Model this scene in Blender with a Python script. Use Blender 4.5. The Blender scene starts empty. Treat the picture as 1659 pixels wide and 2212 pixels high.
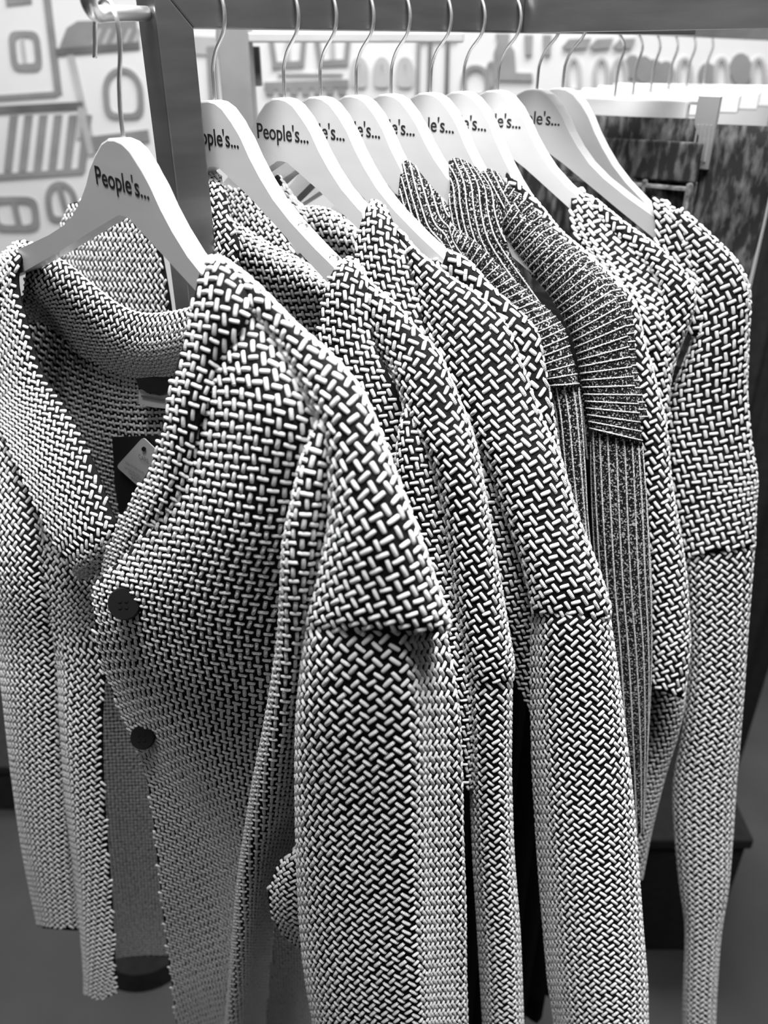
import bpy, bmesh, math, random
import numpy as np
from mathutils import Matrix, Vector

random.seed(7)
rng = np.random.default_rng(7)
scene = bpy.context.scene
col = scene.collection

# ---------------------------------------------------------------- camera
IW, IH = 1659.0, 2212.0
FPX = 1750.0
PITCH = math.atan(1001.0 / FPX)
EYE = 1.5
cam_data = bpy.data.cameras.new('camera')
cam_data.sensor_fit = 'HORIZONTAL'
cam_data.sensor_width = 36.0
cam_data.lens = FPX / IW * 36.0
cam_data.clip_start = 0.02
cam_data.dof.use_dof = True
cam_data.dof.focus_distance = 0.56
cam_data.dof.aperture_fstop = cam_data.lens / 4.6
cam = bpy.data.objects.new('camera', cam_data)
cam.location = (0, 0, EYE)
cam.rotation_euler = (math.pi / 2 - PITCH, 0, 0)
col.objects.link(cam)
scene.camera = cam

# ---------------------------------------------------------------- world, lights, exposure
scene.view_settings.view_transform = 'Standard'
scene.view_settings.look = 'None'
scene.view_settings.gamma = 1.0
scene.view_settings.use_curve_mapping = False
scene.view_settings.exposure = 0.0
world = bpy.data.worlds.new('shop_ambient')
world.use_nodes = True
world.node_tree.nodes['Background'].inputs[0].default_value = (1, 1, 1, 1)
world.node_tree.nodes['Background'].inputs[1].default_value = 0.045
scene.world = world


def area_light(name, loc, target, size, power):
    d = bpy.data.lights.new(name, 'AREA')
    d.shape = 'RECTANGLE'
    d.size, d.size_y = size
    d.energy = power
    o = bpy.data.objects.new(name, d)
    o.location = loc
    v = Vector(target) - Vector(loc)
    o.rotation_euler = v.to_track_quat('-Z', 'Y').to_euler()
    col.objects.link(o)
    return o


area_light('overhead_area_light', (0.10, 0.26, 2.5), (0.10, 0.5, 1.3), (0.8, 0.5), 50)
area_light('overhead_area_light', (-1.3, -1.1, 2.9), (-0.1, 0.6, 1.2), (0.9, 0.9), 4.5)  # added fill behind the camera for cardigan fronts, hanger faces and steel
area_light('overhead_area_light', (-0.9, 1.3, 2.9), (-0.9, 1.7, 0.8), (0.8, 0.8), 27)  # added lamp that brightens the mural wall, not a known fitting
area_light('overhead_area_light', (0.6, 1.7, 2.9), (0.6, 1.8, 0.0), (1.2, 0.6), 45)

# ---------------------------------------------------------------- pixel <-> place helpers
CP, SP = math.cos(PITCH), math.sin(PITCH)


def ray(x, y):
    u = x - IW / 2
    v = IH / 2 - y
    return np.array([u, FPX * CP + v * SP, v * CP - FPX * SP])


def at(x, y, D):
    r = ray(x, y)
    p = r * (D / r[1])
    return np.array([p[0], p[1], p[2] + EYE])


def qx(x, y):
    r = ray(x, y)
    return r[0] / r[1]


HA = math.radians(44)
WV = np.array([math.cos(HA), -math.sin(HA), 0.0])        # along a hanger, towards its near end
NV = np.array([-math.sin(HA), -math.cos(HA), 0.0])       # out of a hanger's printed face
RA = math.radians(36)
RV = np.array([math.cos(RA), math.sin(RA), 0.0])         # along the rail, away from the post
RP = np.array([math.sin(RA), -math.cos(RA), 0.0])        # across the rail, towards the camera
UP = np.array([0.0, 0.0, 1.0])


class Plane:
    """the vertical plane a hanger hangs in"""
    def __init__(self, o):
        self.o = np.array([o[0], o[1], 0.0])

    def p(self, x, y, n_cm=0.0):
        r = ray(x, y)
        k = (np.dot(self.o, NV) + n_cm * 0.01) / np.dot(r, NV)
        q = r * k
        return np.array([q[0], q[1], q[2] + EYE])


def rail_point(x, y):
    Q = qx(x, y)
    D3 = 0.67
    X3 = qx(615, 208) * D3
    s = (Q * D3 - X3) / (RV[0] - Q * RV[1])
    return np.array([X3 + s * RV[0], D3 + s * RV[1], 0.0]), s


APEX = {2: (465, 222), 3: (615, 208), 4: (693, 205), 5: (770, 205), 6: (845, 197), 7: (930, 203),
        8: (1000, 200), 9: (1075, 193), 10: (1160, 190), 11: (1215, 190)}
HPOS = {1: np.array([qx(267, 300) * 0.52, 0.52, EYE - 0.0454])}
for k_, a_ in APEX.items():
    o_, s_ = rail_point(*a_)
    HPOS[k_] = np.array([o_[0], o_[1], EYE - 0.0312])
PL = {k_: Plane(v_) for k_, v_ in HPOS.items()}

# ---------------------------------------------------------------- materials


def mat(name, g, rough=0.6, metal=0.0, spec=0.5):
    m = bpy.data.materials.new(name)
    m.use_nodes = True
    b = m.node_tree.nodes['Principled BSDF']
    b.inputs['Base Color'].default_value = (g, g, g, 1)
    b.inputs['Roughness'].default_value = rough
    b.inputs['Metallic'].default_value = metal
    b.inputs['Specular IOR Level'].default_value = spec
    return m


def nodes_of(m):
    nt = m.node_tree
    return nt, nt.nodes, nt.links, nt.nodes['Principled BSDF']


def ramp(nt, a, b, pa=0.0, pb=1.0):
    r = nt.nodes.new('ShaderNodeValToRGB')
    r.color_ramp.elements[0].position = pa
    r.color_ramp.elements[1].position = pb
    r.color_ramp.elements[0].color = (a, a, a, 1)
    r.color_ramp.elements[1].color = (b, b, b, 1)
    return r


def noisy(name, a, b, scale, rough=0.6, metal=0.0, pa=0.3, pb=0.7, bump=0.0, stretch=None, spec=0.5, detail=4):
    m = mat(name, a, rough, metal, spec)
    nt, N, L, B = nodes_of(m)
    tc = N.new('ShaderNodeTexCoord')
    n = N.new('ShaderNodeTexNoise')
    n.inputs['Scale'].default_value = scale
    n.inputs['Detail'].default_value = detail
    src = tc.outputs['Object']
    if stretch:
        mp = N.new('ShaderNodeMapping')
        mp.inputs['Scale'].default_value = stretch
        L.new(src, mp.inputs['Vector'])
        src = mp.outputs['Vector']
    L.new(src, n.inputs['Vector'])
    r = ramp(nt, a, b, pa, pb)
    L.new(n.outputs['Fac'], r.inputs['Fac'])
    L.new(r.outputs['Color'], B.inputs['Base Color'])
    if bump:
        bp = N.new('ShaderNodeBump')
        bp.inputs['Strength'].default_value = bump
        bp.inputs['Distance'].default_value = 0.002
        L.new(n.outputs['Fac'], bp.inputs['Height'])
        L.new(bp.outputs['Normal'], B.inputs['Normal'])
    return m


def yarn_material():
    m = mat('white_yarn', 0.86, 0.95, 0.0, 0.1)
    nt, N, L, B = nodes_of(m)
    uv = N.new('ShaderNodeUVMap')
    w = N.new('ShaderNodeTexWave')
    w.inputs['Scale'].default_value = 1.1
    w.inputs['Distortion'].default_value = 1.5
    w.inputs['Detail'].default_value = 1.0
    L.new(uv.outputs['UV'], w.inputs['Vector'])
    tc = N.new('ShaderNodeTexCoord')
    n = N.new('ShaderNodeTexNoise')
    n.inputs['Scale'].default_value = 2500
    L.new(tc.outputs['Object'], n.inputs['Vector'])
    r = ramp(nt, 0.76, 0.93, 0.1, 0.7)
    L.new(w.outputs['Fac'], r.inputs['Fac'])
    L.new(r.outputs['Color'], B.inputs['Base Color'])
    a = N.new('ShaderNodeMath')
    a.operation = 'ADD'
    L.new(w.outputs['Fac'], a.inputs[0])
    L.new(n.outputs['Fac'], a.inputs[1])
    bp = N.new('ShaderNodeBump')
    bp.inputs['Strength'].default_value = 0.5
    bp.inputs['Distance'].default_value = 0.0006
    L.new(a.outputs[0], bp.inputs['Height'])
    L.new(bp.outputs['Normal'], B.inputs['Normal'])
    return m


M = {}
M['yarn'] = yarn_material()
M['base'] = noisy('black_knit_ground', 0.006, 0.022, 1600, 0.95, bump=0.4, spec=0.1)
M['melange'] = noisy('charcoal_melange_knit', 0.010, 0.45, 650, 0.95, pa=0.54, pb=0.63, bump=0.6, spec=0.1, detail=2)
M['rib'] = noisy('pale_melange_rib', 0.22, 0.85, 1100, 0.95, pa=0.38, pb=0.56, bump=0.6, spec=0.1, detail=2)
M['wood'] = noisy('white_lacquered_wood', 0.72, 0.76, 14, 0.35, stretch=(1, 1, 6))
M['chrome'] = mat('chrome_wire', 0.9, 0.32, 0.9)
M['steel'] = noisy('brushed_steel', 0.20, 0.34, 22, 0.32, 0.9, stretch=(1, 1, 0.25), bump=0.05)
M['dark_steel'] = noisy('dark_brushed_steel', 0.17, 0.26, 30, 0.36, 0.8, stretch=(0.3, 0.3, 2), bump=0.04)
M['print'] = mat('black_print', 0.012, 0.6)
M['button'] = mat('black_button', 0.006, 0.6, 0.0, 0.15)
M['gem'] = mat('clear_stud', 0.9, 0.05)
M['gem'].node_tree.nodes['Principled BSDF'].inputs['Transmission Weight'].default_value = 0.9
M['label_black'] = noisy('black_woven_label', 0.006, 0.02, 900, 0.8)
M['label_white'] = noisy('white_woven_label', 0.62, 0.72, 700, 0.8)
M['card'] = mat('white_card', 0.74, 0.7)
M['black_card'] = mat('black_card', 0.010, 0.6)
M['grey_print'] = mat('grey_print', 0.16, 0.7)
M['wall'] = noisy('pale_painted_wall', 0.66, 0.72, 3, 0.8)
M['paint'] = noisy('grey_mural_paint', 0.20, 0.28, 12, 0.8)
M['paint_dark'] = noisy('dark_grey_mural_paint', 0.10, 0.17, 12, 0.8)
M['paint_light'] = noisy('light_grey_mural_paint', 0.38, 0.48, 12, 0.8)
M['floor'] = noisy('grey_concrete_floor', 0.030, 0.052, 4, 0.55)
M['denim'] = noisy('worn_dark_denim', 0.006, 0.16, 55, 0.9, pa=0.46, pb=0.78, bump=0.6, stretch=(2.2, 2.2, .7), detail=8)
M['seam'] = noisy('worn_denim_seam', 0.04, 0.28, 90, 0.9, pa=0.35, pb=0.65)
M['black_cloth'] = noisy('black_cloth', 0.006, 0.014, 60, 0.9)
M['white_shelf'] = mat('white_laminate', 0.84, 0.4)
M['grey_wood'] = noisy('grey_painted_frame', 0.20, 0.26, 18, 0.5)
M['pale_wood'] = noisy('pale_painted_frame', 0.44, 0.5, 18, 0.5)

# ---------------------------------------------------------------- object helpers


def tag(o, label=None, cat=None, group=None, kind=None):
    if label: o['label'] = label
    if cat: o['category'] = cat
    if group: o['group'] = group
    if kind: o['kind'] = kind
    return o


def empty(name, loc, label, cat, group=None):
    o = bpy.data.objects.new(name, None)
    o.location = loc
    o.empty_display_size = 0.02
    col.objects.link(o)
    tag(o, label, cat, group)
    return o


def place(o, parent):
    col.objects.link(o)
    if parent is not None:
        o.parent = parent
        if parent.parent is None:
            o.location = [-c for c in parent.location]   # mesh data stay in world coordinates
    return o


def mesh_obj(name, verts, faces, material, parent=None, smooth=True, uvs=None):
    me = bpy.data.meshes.new(name)
    me.from_pydata([tuple(v) for v in verts], [], [tuple(f) for f in faces])
    if uvs is not None:
        lay = me.uv_layers.new(name='UVMap')
        idx = np.empty(len(me.loops), dtype=np.int32)
        me.loops.foreach_get('vertex_index', idx)
        lay.data.foreach_set('uv', np.asarray(uvs, dtype=np.float32)[idx].ravel())
    me.materials.append(material)
    if smooth:
        me.polygons.foreach_set('use_smooth', np.ones(len(me.polygons), dtype=bool))
    me.update()
    return place(bpy.data.objects.new(name, me), parent)


def bm_obj(name, bm, material, parent=None, smooth=False):
    me = bpy.data.meshes.new(name)
    bmesh.ops.recalc_face_normals(bm, faces=bm.faces)
    bm.to_mesh(me)
    bm.free()
    me.materials.append(material)
    if smooth:
        me.polygons.foreach_set('use_smooth', np.ones(len(me.polygons), dtype=bool))
    return place(bpy.data.objects.new(name, me), parent)


def prism(bm, pts, vec, bevel=0.0):
    """extrude the closed outline pts along vec"""
    vec = Vector(vec)
    a = [bm.verts.new(Vector(p)) for p in pts]
    b = [bm.verts.new(Vector(p) + vec) for p in pts]
    n = len(a)
    fs = [bm.faces.new(a), bm.faces.new(b[::-1])]
    for i in range(n):
        fs.append(bm.faces.new([a[i], b[i], b[(i + 1) % n], a[(i + 1) % n]]))
    if bevel:
        es = list({e for f in fs[:2] for e in f.edges})
        bmesh.ops.bevel(bm, geom=es, offset=bevel, segments=2, affect='EDGES', profile=0.5)


def obox(bm, c, ax, ay, az, bevel=0.0):
    """oriented box: centre and three half-axes"""
    c, ax, ay, az = [Vector(v) for v in (c, ax, ay, az)]
    vs = []
    for sx in (-1, 1):
        for sy in (-1, 1):
            for sz in (-1, 1):
                vs.append(bm.verts.new(c + ax * sx + ay * sy + az * sz))
    F = [(0, 1, 3, 2), (4, 6, 7, 5), (0, 4, 5, 1), (2, 3, 7, 6), (0, 2, 6, 4), (1, 5, 7, 3)]
    fs = [bm.faces.new([vs[i] for i in f]) for f in F]
    if bevel:
        es = list({e for f in fs for e in f.edges})
        bmesh.ops.bevel(bm, geom=es, offset=bevel, segments=2, affect='EDGES', profile=0.5)


def crb(n, k, closed=False):
    """Catmull-Rom basis: n control points, k steps per span"""
    if closed:
        m = n * k + 1
    else:
        m = (n - 1) * k + 1
    B = np.zeros((m, n))
    for i in range(m):
        t = i / k
        j = int(t)
        if not closed and j >= n - 1:
            j = n - 2
        u = t - j
        c = (-0.5 * u + u * u - 0.5 * u ** 3, 1 - 2.5 * u * u + 1.5 * u ** 3,
             0.5 * u + 2 * u * u - 1.5 * u ** 3, -0.5 * u * u + 0.5 * u ** 3)
        for d, cc in zip((-1, 0, 1, 2), c):
            q = j + d
            if closed:
                B[i, q % n] += cc
            elif q < 0:
                B[i, 0] += 2 * cc
                B[i, 1] -= cc
            elif q > n - 1:
                B[i, n - 1] += 2 * cc
                B[i, n - 2] -= cc
            else:
                B[i, q] += cc
    return B


def tube(name, pts, r, material, parent=None, seg=10, k=6):
    P = np.array(pts, dtype=float)
    P = crb(len(P), k) @ P
    T = np.gradient(P, axis=0)
    T /= np.linalg.norm(T, axis=1)[:, None]
    ref = np.array([0.31, 0.52, 0.79])
    V = []
    for p, t in zip(P, T):
        a = np.cross(t, ref)
        a /= np.linalg.norm(a)
        b = np.cross(t, a)
        for j in range(seg):
            th = 2 * math.pi * j / seg
            V.append(p + r * (math.cos(th) * a + math.sin(th) * b))
    F = []
    n = len(P)
    for i in range(n - 1):
        for j in range(seg):
            F.append((i * seg + j, i * seg + (j + 1) % seg, (i + 1) * seg + (j + 1) % seg, (i + 1) * seg + j))
    F.append(tuple(range(seg))[::-1])
    F.append(tuple((n - 1) * seg + j for j in range(seg)))
    return mesh_obj(name, V, F, material, parent)


# ---------------------------------------------------------------- cloth panels
CAMP = np.array([0, 0, EYE])


class Panel:
    """a piece of cloth: grid of surface points and the tangent-plane bookkeeping for its stitches"""
    def __init__(self, G, anchor=0.5, wrinkle=0.0, seed=0):
        self.G = G
        if wrinkle:
            self.wrinkle(wrinkle, seed)
        G = self.G
        self.R, self.C = G.shape[:2]
        d = np.linalg.norm(np.diff(G, axis=1), axis=2)
        A = np.concatenate([np.zeros((self.R, 1)), np.cumsum(d, axis=1)], axis=1)
        ca = int(round(anchor * (self.C - 1)))
        self.U = A - A[:, ca:ca + 1]
        dv = np.linalg.norm(np.diff(G[:, ca], axis=0), axis=1)
        self.V = np.concatenate([[0], np.cumsum(dv)])

    def normals(self):
        G = self.G
        a = np.gradient(G, axis=1)
        b = np.gradient(G, axis=0)
        n = np.cross(a, b)
        l = np.linalg.norm(n, axis=2)[..., None]
        return n / np.maximum(l, 1e-9)

    def wrinkle(self, amp, seed):
        r = np.random.default_rng(seed)
        n = self.normals()
        x, y, z = [self.G[..., i] for i in range(3)]
        w = x * 0.72 - y * 0.69
        h = np.zeros(w.shape)
        for _ in range(7):
            k = r.uniform(25, 75)
            th = r.uniform(-0.9, 0.9)
            h += np.sin(k * (w * math.cos(th) + z * math.sin(th)) + r.uniform(0, 6.28)) * 25 / k
        self.G = self.G + n * (h * amp * 0.5)[..., None]

    def sample(self, u, v):
        """u, v flat coordinates -> point, inside flag"""
        ok = (v >= 0) & (v <= self.V[-1])
        t = np.interp(v, self.V, np.arange(self.R))
        r0 = np.clip(t.astype(int), 0, self.R - 2)
        ft = t - r0
        out = np.zeros((len(u), 3))
        for r in np.unique(r0):
            m = r0 == r
            uu = u[m]
            s0 = np.interp(uu, self.U[r], np.arange(self.C))
            s1 = np.interp(uu, self.U[r + 1], np.arange(self.C))
            lo = self.U[r, 0] * (1 - ft[m]) + self.U[r + 1, 0] * ft[m]
            hi = self.U[r, -1] * (1 - ft[m]) + self.U[r + 1, -1] * ft[m]
            ok[m] &= (uu >= lo) & (uu <= hi)

            def row(rr, s):
                c = np.clip(s.astype(int), 0, self.C - 2)
                f = (s - c)[:, None]
                return self.G[rr, c] * (1 - f) + self.G[rr, c + 1] * f
            f = ft[m][:, None]
            out[m] = row(r, s0) * (1 - f) + row(r + 1, s1) * f
        return out, ok

    def mesh(self, name, material, parent, thick=0.0025):
        R, C = self.R, self.C
        n = self.normals()
        facing = np.sum(n * (CAMP - self.G), axis=2)
        sgn = 1.0 if np.median(facing) > 0 else -1.0
        V = np.concatenate([self.G.reshape(-1, 3), (self.G - sgn * n * thick).reshape(-1, 3)])
        idx = np.arange(R * C).reshape(R, C)
        q = np.stack([idx[:-1, :-1], idx[:-1, 1:], idx[1:, 1:], idx[1:, :-1]], axis=-1).reshape(-1, 4)
        F = [tuple(f) for f in q] + [tuple(f[::-1] + R * C) for f in q]
        o = R * C
        rim = list(idx[0, :]) + list(idx[1:, -1]) + list(idx[-1, -2::-1]) + list(idx[-2:0:-1, 0])
        for a, b in zip(rim, rim[1:] + rim[:1]):
            F.append((a, a + o, b + o, b))
        return mesh_obj(name, V, F, material, parent)


def patch(plane, rows, kr=5, kc=6, swing=None, pivot=-1, deep=None, **kw):
    """cloth through the rows of (x, y, depth); swing turns each row about one of its points, out of the hanger plane"""
    C = np.array([[plane.p(*c) for c in r] for r in rows])
    if swing:
        for i, r in enumerate(rows):
            a = math.radians(swing[min(i, len(swing) - 1)])
            nv = np.array([-math.sin(a), -math.cos(a), 0.0])
            c0 = C[i, pivot] - np.array([0, 0, EYE])
            if deep and i >= deep[0]:
                c0 = at(r[pivot][0], r[pivot][1], deep[1]) - np.array([0, 0, EYE])
            for j, (x, y, n) in enumerate(r):
                q = ray(x, y)
                C[i, j] = q * ((np.dot(c0, nv) + (n - r[pivot][2]) * 0.01) / np.dot(q, nv)) + np.array([0, 0, EYE])
    Br, Bc = crb(C.shape[0], kr), crb(C.shape[1], kc)
    G = np.einsum('ri,ijk,cj->rck', Br, C, Bc)
    return Panel(G, **kw)


# sleeve sections: (position between left and right outline, depth factor); front half first, then the back
SEC_ROUND = [(0, 0), (.07, .55), (.25, .95), (.5, 1.05), (.75, .95), (.93, .55), (1, 0), (.9, -.8), (.5, -1), (.1, -.8)]
SEC_FLAT = [(0, -.1), (.05, .6), (.2, 1.0), (.45, 1.1), (.66, 1.0), (.745, .62), (.80, .1), (.92, -.9), (1, -1.6),
            (.85, -2.3), (.4, -1.6), (.08, -.9)]
SEC_LEFT = [(0, -.7), (.05, -.15), (.13, .45), (.24, .88), (.45, 1.1), (.7, 1.0), (.9, .55), (1, -.2), (.92, -1.2),
            (.5, -1.8), (.1, -1.9)]


def sleeve(plane, rows, sec=SEC_ROUND, kr=6, kc=6, a0=44, a1=14, turn=6, **kw):
    """a tube through the rows; it lies along the hanger at the shoulder (a0) and swings out below (a1)"""
    C = []
    for i, (xl, yl, xr, yr, n0, b) in enumerate(rows):
        k = min(1.0, i / turn) if turn else 1.0
        ang = math.radians(a0 + (a1 - a0) * k * k * (3 - 2 * k))
        nv = np.array([-math.sin(ang), -math.cos(ang), 0.0])
        c = plane.p((xl + xr) / 2, (yl + yr) / 2, n0)
        line = []
        for s, d in sec:
            r = ray(xl + (xr - xl) * s, yl + (yr - yl) * s)
            q = r * ((np.dot(c, nv) + b * d * 0.01) / np.dot(r, nv))
            line.append(q + np.array([0, 0, EYE]))
        C.append(line)
    C = np.array(C)
    Br, Bc = crb(C.shape[0], kr), crb(C.shape[1], kc, closed=True)
    G = np.einsum('ri,ijk,cj->rck', Br, C, Bc)
    return Panel(G, **kw)


# the yarn stitch: a short rounded bar, unit length along x, unit width along y, unit height along z
def stitch_mesh(stations, sect):
    V, UVc = [], []
    for x, wy, hz in stations:
        for j in range(sect):
            a = math.pi * j / (sect - 1)
            V.append((x, 0.5 * wy * math.cos(a), hz * (0.12 + 0.88 * math.sin(a)) - 0.12))
            UVc.append((x * 2 + 1, math.cos(a) * 0.4))
    F = []
    n = len(stations)
    for i in range(n - 1):
        for j in range(sect - 1):
            F.append((i * sect + j, (i + 1) * sect + j, (i + 1) * sect + j + 1, i * sect + j + 1))
    F.append(tuple(range(sect)))
    F.append(tuple((n - 1) * sect + j for j in range(sect))[::-1])
    return np.array(V), F, np.array(UVc)


ST_HI = stitch_mesh([(-.5, .62, .42), (-.44, .9, .8), (-.2, 1.0, 1.05), (.2, 1.0, 1.05), (.44, .9, .8), (.5, .62, .42)], 5)
ST_LO = stitch_mesh([(-.5, .72, .5), (-.34, 1.0, 1.0), (.34, 1.0, 1.0), (.5, .72, .5)], 4)
_sm = bpy.data.meshes.new('stitch')
_sm.from_pydata([tuple(v) for v in ST_HI[0]], [], ST_HI[1])
_l = _sm.uv_layers.new(name='UVMap')
_i = np.empty(len(_sm.loops), dtype=np.int32)
_sm.loops.foreach_get('vertex_index', _i)
_l.data.foreach_set('uv', ST_HI[2][_i].astype(np.float32).ravel())
_sm.materials.append(M['yarn'])
_sm.polygons.foreach_set('use_smooth', np.ones(len(_sm.polygons), dtype=bool))
TOTAL = [0]


def project(P):
    d = P - CAMP
    zc = d[:, 1] * CP - d[:, 2] * SP
    yc = d[:, 1] * SP + d[:, 2] * CP
    return IW / 2 + FPX * d[:, 0] / zc, IH / 2 - FPX * yc / zc, zc


def knit(panel, part, cell=0.0054, rot=45, da=0.0, db=0.0, hi=False, singles=0, bar=1.08, wid=0.425, both=False):
    """cover a panel with the two-way bars of the basket knit"""
    u0, u1 = panel.U.min(), panel.U.max()
    v1 = panel.V[-1]
    a = math.radians(rot)
    R = int(math.hypot(u1 - u0, v1) / cell) + 4
    I, J = np.meshgrid(np.arange(-R, R + 1), np.arange(-R, R + 1), indexing='ij')
    I, J = I.ravel(), J.ravel()
    u = cell * (I * math.cos(a) + J * math.sin(a)) + (u0 + u1) / 2
    v = cell * (-I * math.sin(a) + J * math.cos(a)) + v1 / 2
    m = (u > u0) & (u < u1) & (v > 0) & (v < v1)
    u, v, par = u[m], v[m], ((I + J) % 2)[m]
    u = u + rng.normal(0, cell * 0.04, len(u))
    v = v + rng.normal(0, cell * 0.04, len(u))
    P, ok = panel.sample(u, v)
    e = cell * 0.45
    Pu1, _ = panel.sample(u + e, v)
    Pu0, _ = panel.sample(u - e, v)
    Pv1, _ = panel.sample(u, v + e)
    Pv0, _ = panel.sample(u, v - e)
    Tu = (Pu1 - Pu0)
    Tv = (Pv1 - Pv0)
    lu = np.linalg.norm(Tu, axis=1)
    lv = np.linalg.norm(Tv, axis=1)
    ok &= (lu > e * 0.8) & (lv > e * 0.5)
    Tu = Tu / np.maximum(lu, 1e-9)[:, None]
    Tv = Tv / np.maximum(lv, 1e-9)[:, None] * np.clip(lv / (2 * e), 0.75, 1.25)[:, None]
    N = np.cross(Tu, Tv)
    N /= np.maximum(np.linalg.norm(N, axis=1), 1e-9)[:, None]
    if not hasattr(panel, 'sgn'):
        n = panel.normals()
        panel.sgn = 1.0 if np.median(np.sum(n * (CAMP - panel.G), axis=2)) > 0 else -1.0
    N = N * panel.sgn
    # the side of a sleeve tube that looks away from the camera stays plain
    view = CAMP - P
    face = np.sum(N * view, axis=1) / np.linalg.norm(view, axis=1)
    px, py, zc = project(P)
    ok &= (px > -120) & (px < IW + 120) & (py > -100) & (py < IH + 140)
    if panel.closed:
        # outward normal decided per stitch from the tube axis
        axis = panel.G[:, :-1].mean(axis=1)
        t = np.interp(v, panel.V, np.arange(panel.R))
        ax = axis[np.clip(np.round(t).astype(int), 0, panel.R - 1)]
        s = np.sign(np.sum(N * (P - ax), axis=1))
        s = np.sign(np.median(s))
        N = N * s
        face = face * s
    ok &= face > -0.35
    sel = np.nonzero(ok)[0]
    if not len(sel):
        return
    P, Tu, Tv, N, par, zc, px, py, face = [q[sel] for q in (P, Tu, Tv, N, par, zc, px, py, face)]
    n = len(P)
    ang = np.where(par == 0, a + math.radians(da), a - math.pi / 2 + math.radians(db)) + rng.normal(0, 0.06, n)
    X = Tu * np.cos(ang)[:, None] - Tv * np.sin(ang)[:, None]
    Y = np.cross(N, X)
    Y /= np.maximum(np.linalg.norm(Y, axis=1), 1e-9)[:, None]
    L = cell * bar * rng.uniform(0.93, 1.06, n)
    Wd = cell * wid * rng.uniform(0.92, 1.08, n)
    H = cell * 0.25 * np.ones(n)
    X = X * L[:, None]
    Y = Y * Wd[:, None]
    Z = N * H[:, None]
    P = P + N * 0.0002
    # the stitches that show largest become parts of their own
    single = np.zeros(n, dtype=bool)
    if singles:
        score = face / zc
        score[(px < 0) | (px > IW) | (py < 0) | (py > IH)] = -9
        single[np.argsort(-score)[:singles]] = True
        for i in np.nonzero(single)[0]:
            o = bpy.data.objects.new('stitch', _sm)
            col.objects.link(o)
            o.parent = part
            o.matrix_local = Matrix(((X[i, 0], Y[i, 0], Z[i, 0], P[i, 0]), (X[i, 1], Y[i, 1], Z[i, 1], P[i, 1]),
                                     (X[i, 2], Y[i, 2], Z[i, 2], P[i, 2]), (0, 0, 0, 1)))
    k = ~single
    P, X, Y, Z = P[k], X[k], Y[k], Z[k]
    n = len(P)
    if not n:
        return
    V0, F0, UV0 = ST_HI if hi else ST_LO
    V = P[:, None] + V0[None, :, 0:1] * X[:, None] + V0[None, :, 1:2] * Y[:, None] + V0[None, :, 2:3] * Z[:, None]
    nv = len(V0)
    me = bpy.data.meshes.new('stitches')
    loops = np.concatenate([np.array(f) for f in F0])
    sizes = np.array([len(f) for f in F0])
    AL = (loops[None] + (np.arange(n) * nv)[:, None]).ravel()
    AS = np.tile(sizes, n)
    me.vertices.add(n * nv)
    me.vertices.foreach_set('co', V.astype(np.float32).ravel())
    me.loops.add(len(AL))
    me.loops.foreach_set('vertex_index', AL.astype(np.int32))
    me.polygons.add(len(AS))
    me.polygons.foreach_set('loop_start', np.concatenate([[0], np.cumsum(AS)[:-1]]).astype(np.int32))
    me.polygons.foreach_set('use_smooth', np.ones(len(AS), dtype=bool))
    lay = me.uv_layers.new(name='UVMap')
    uvv = np.tile(UV0, (n, 1)) + np.repeat(rng.uniform(0, 9, (n, 1)), nv, axis=0)
    lay.data.foreach_set('uv', uvv[AL].astype(np.float32).ravel())
    me.materials.append(M['yarn'])
    me.update()
    me.validate()
    o = bpy.data.objects.new('stitches', me)
    col.objects.link(o)
    o.parent = part
    o['kind'] = 'stuff'
    TOTAL[0] += n * int(np.sum(sizes - 2))


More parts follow.
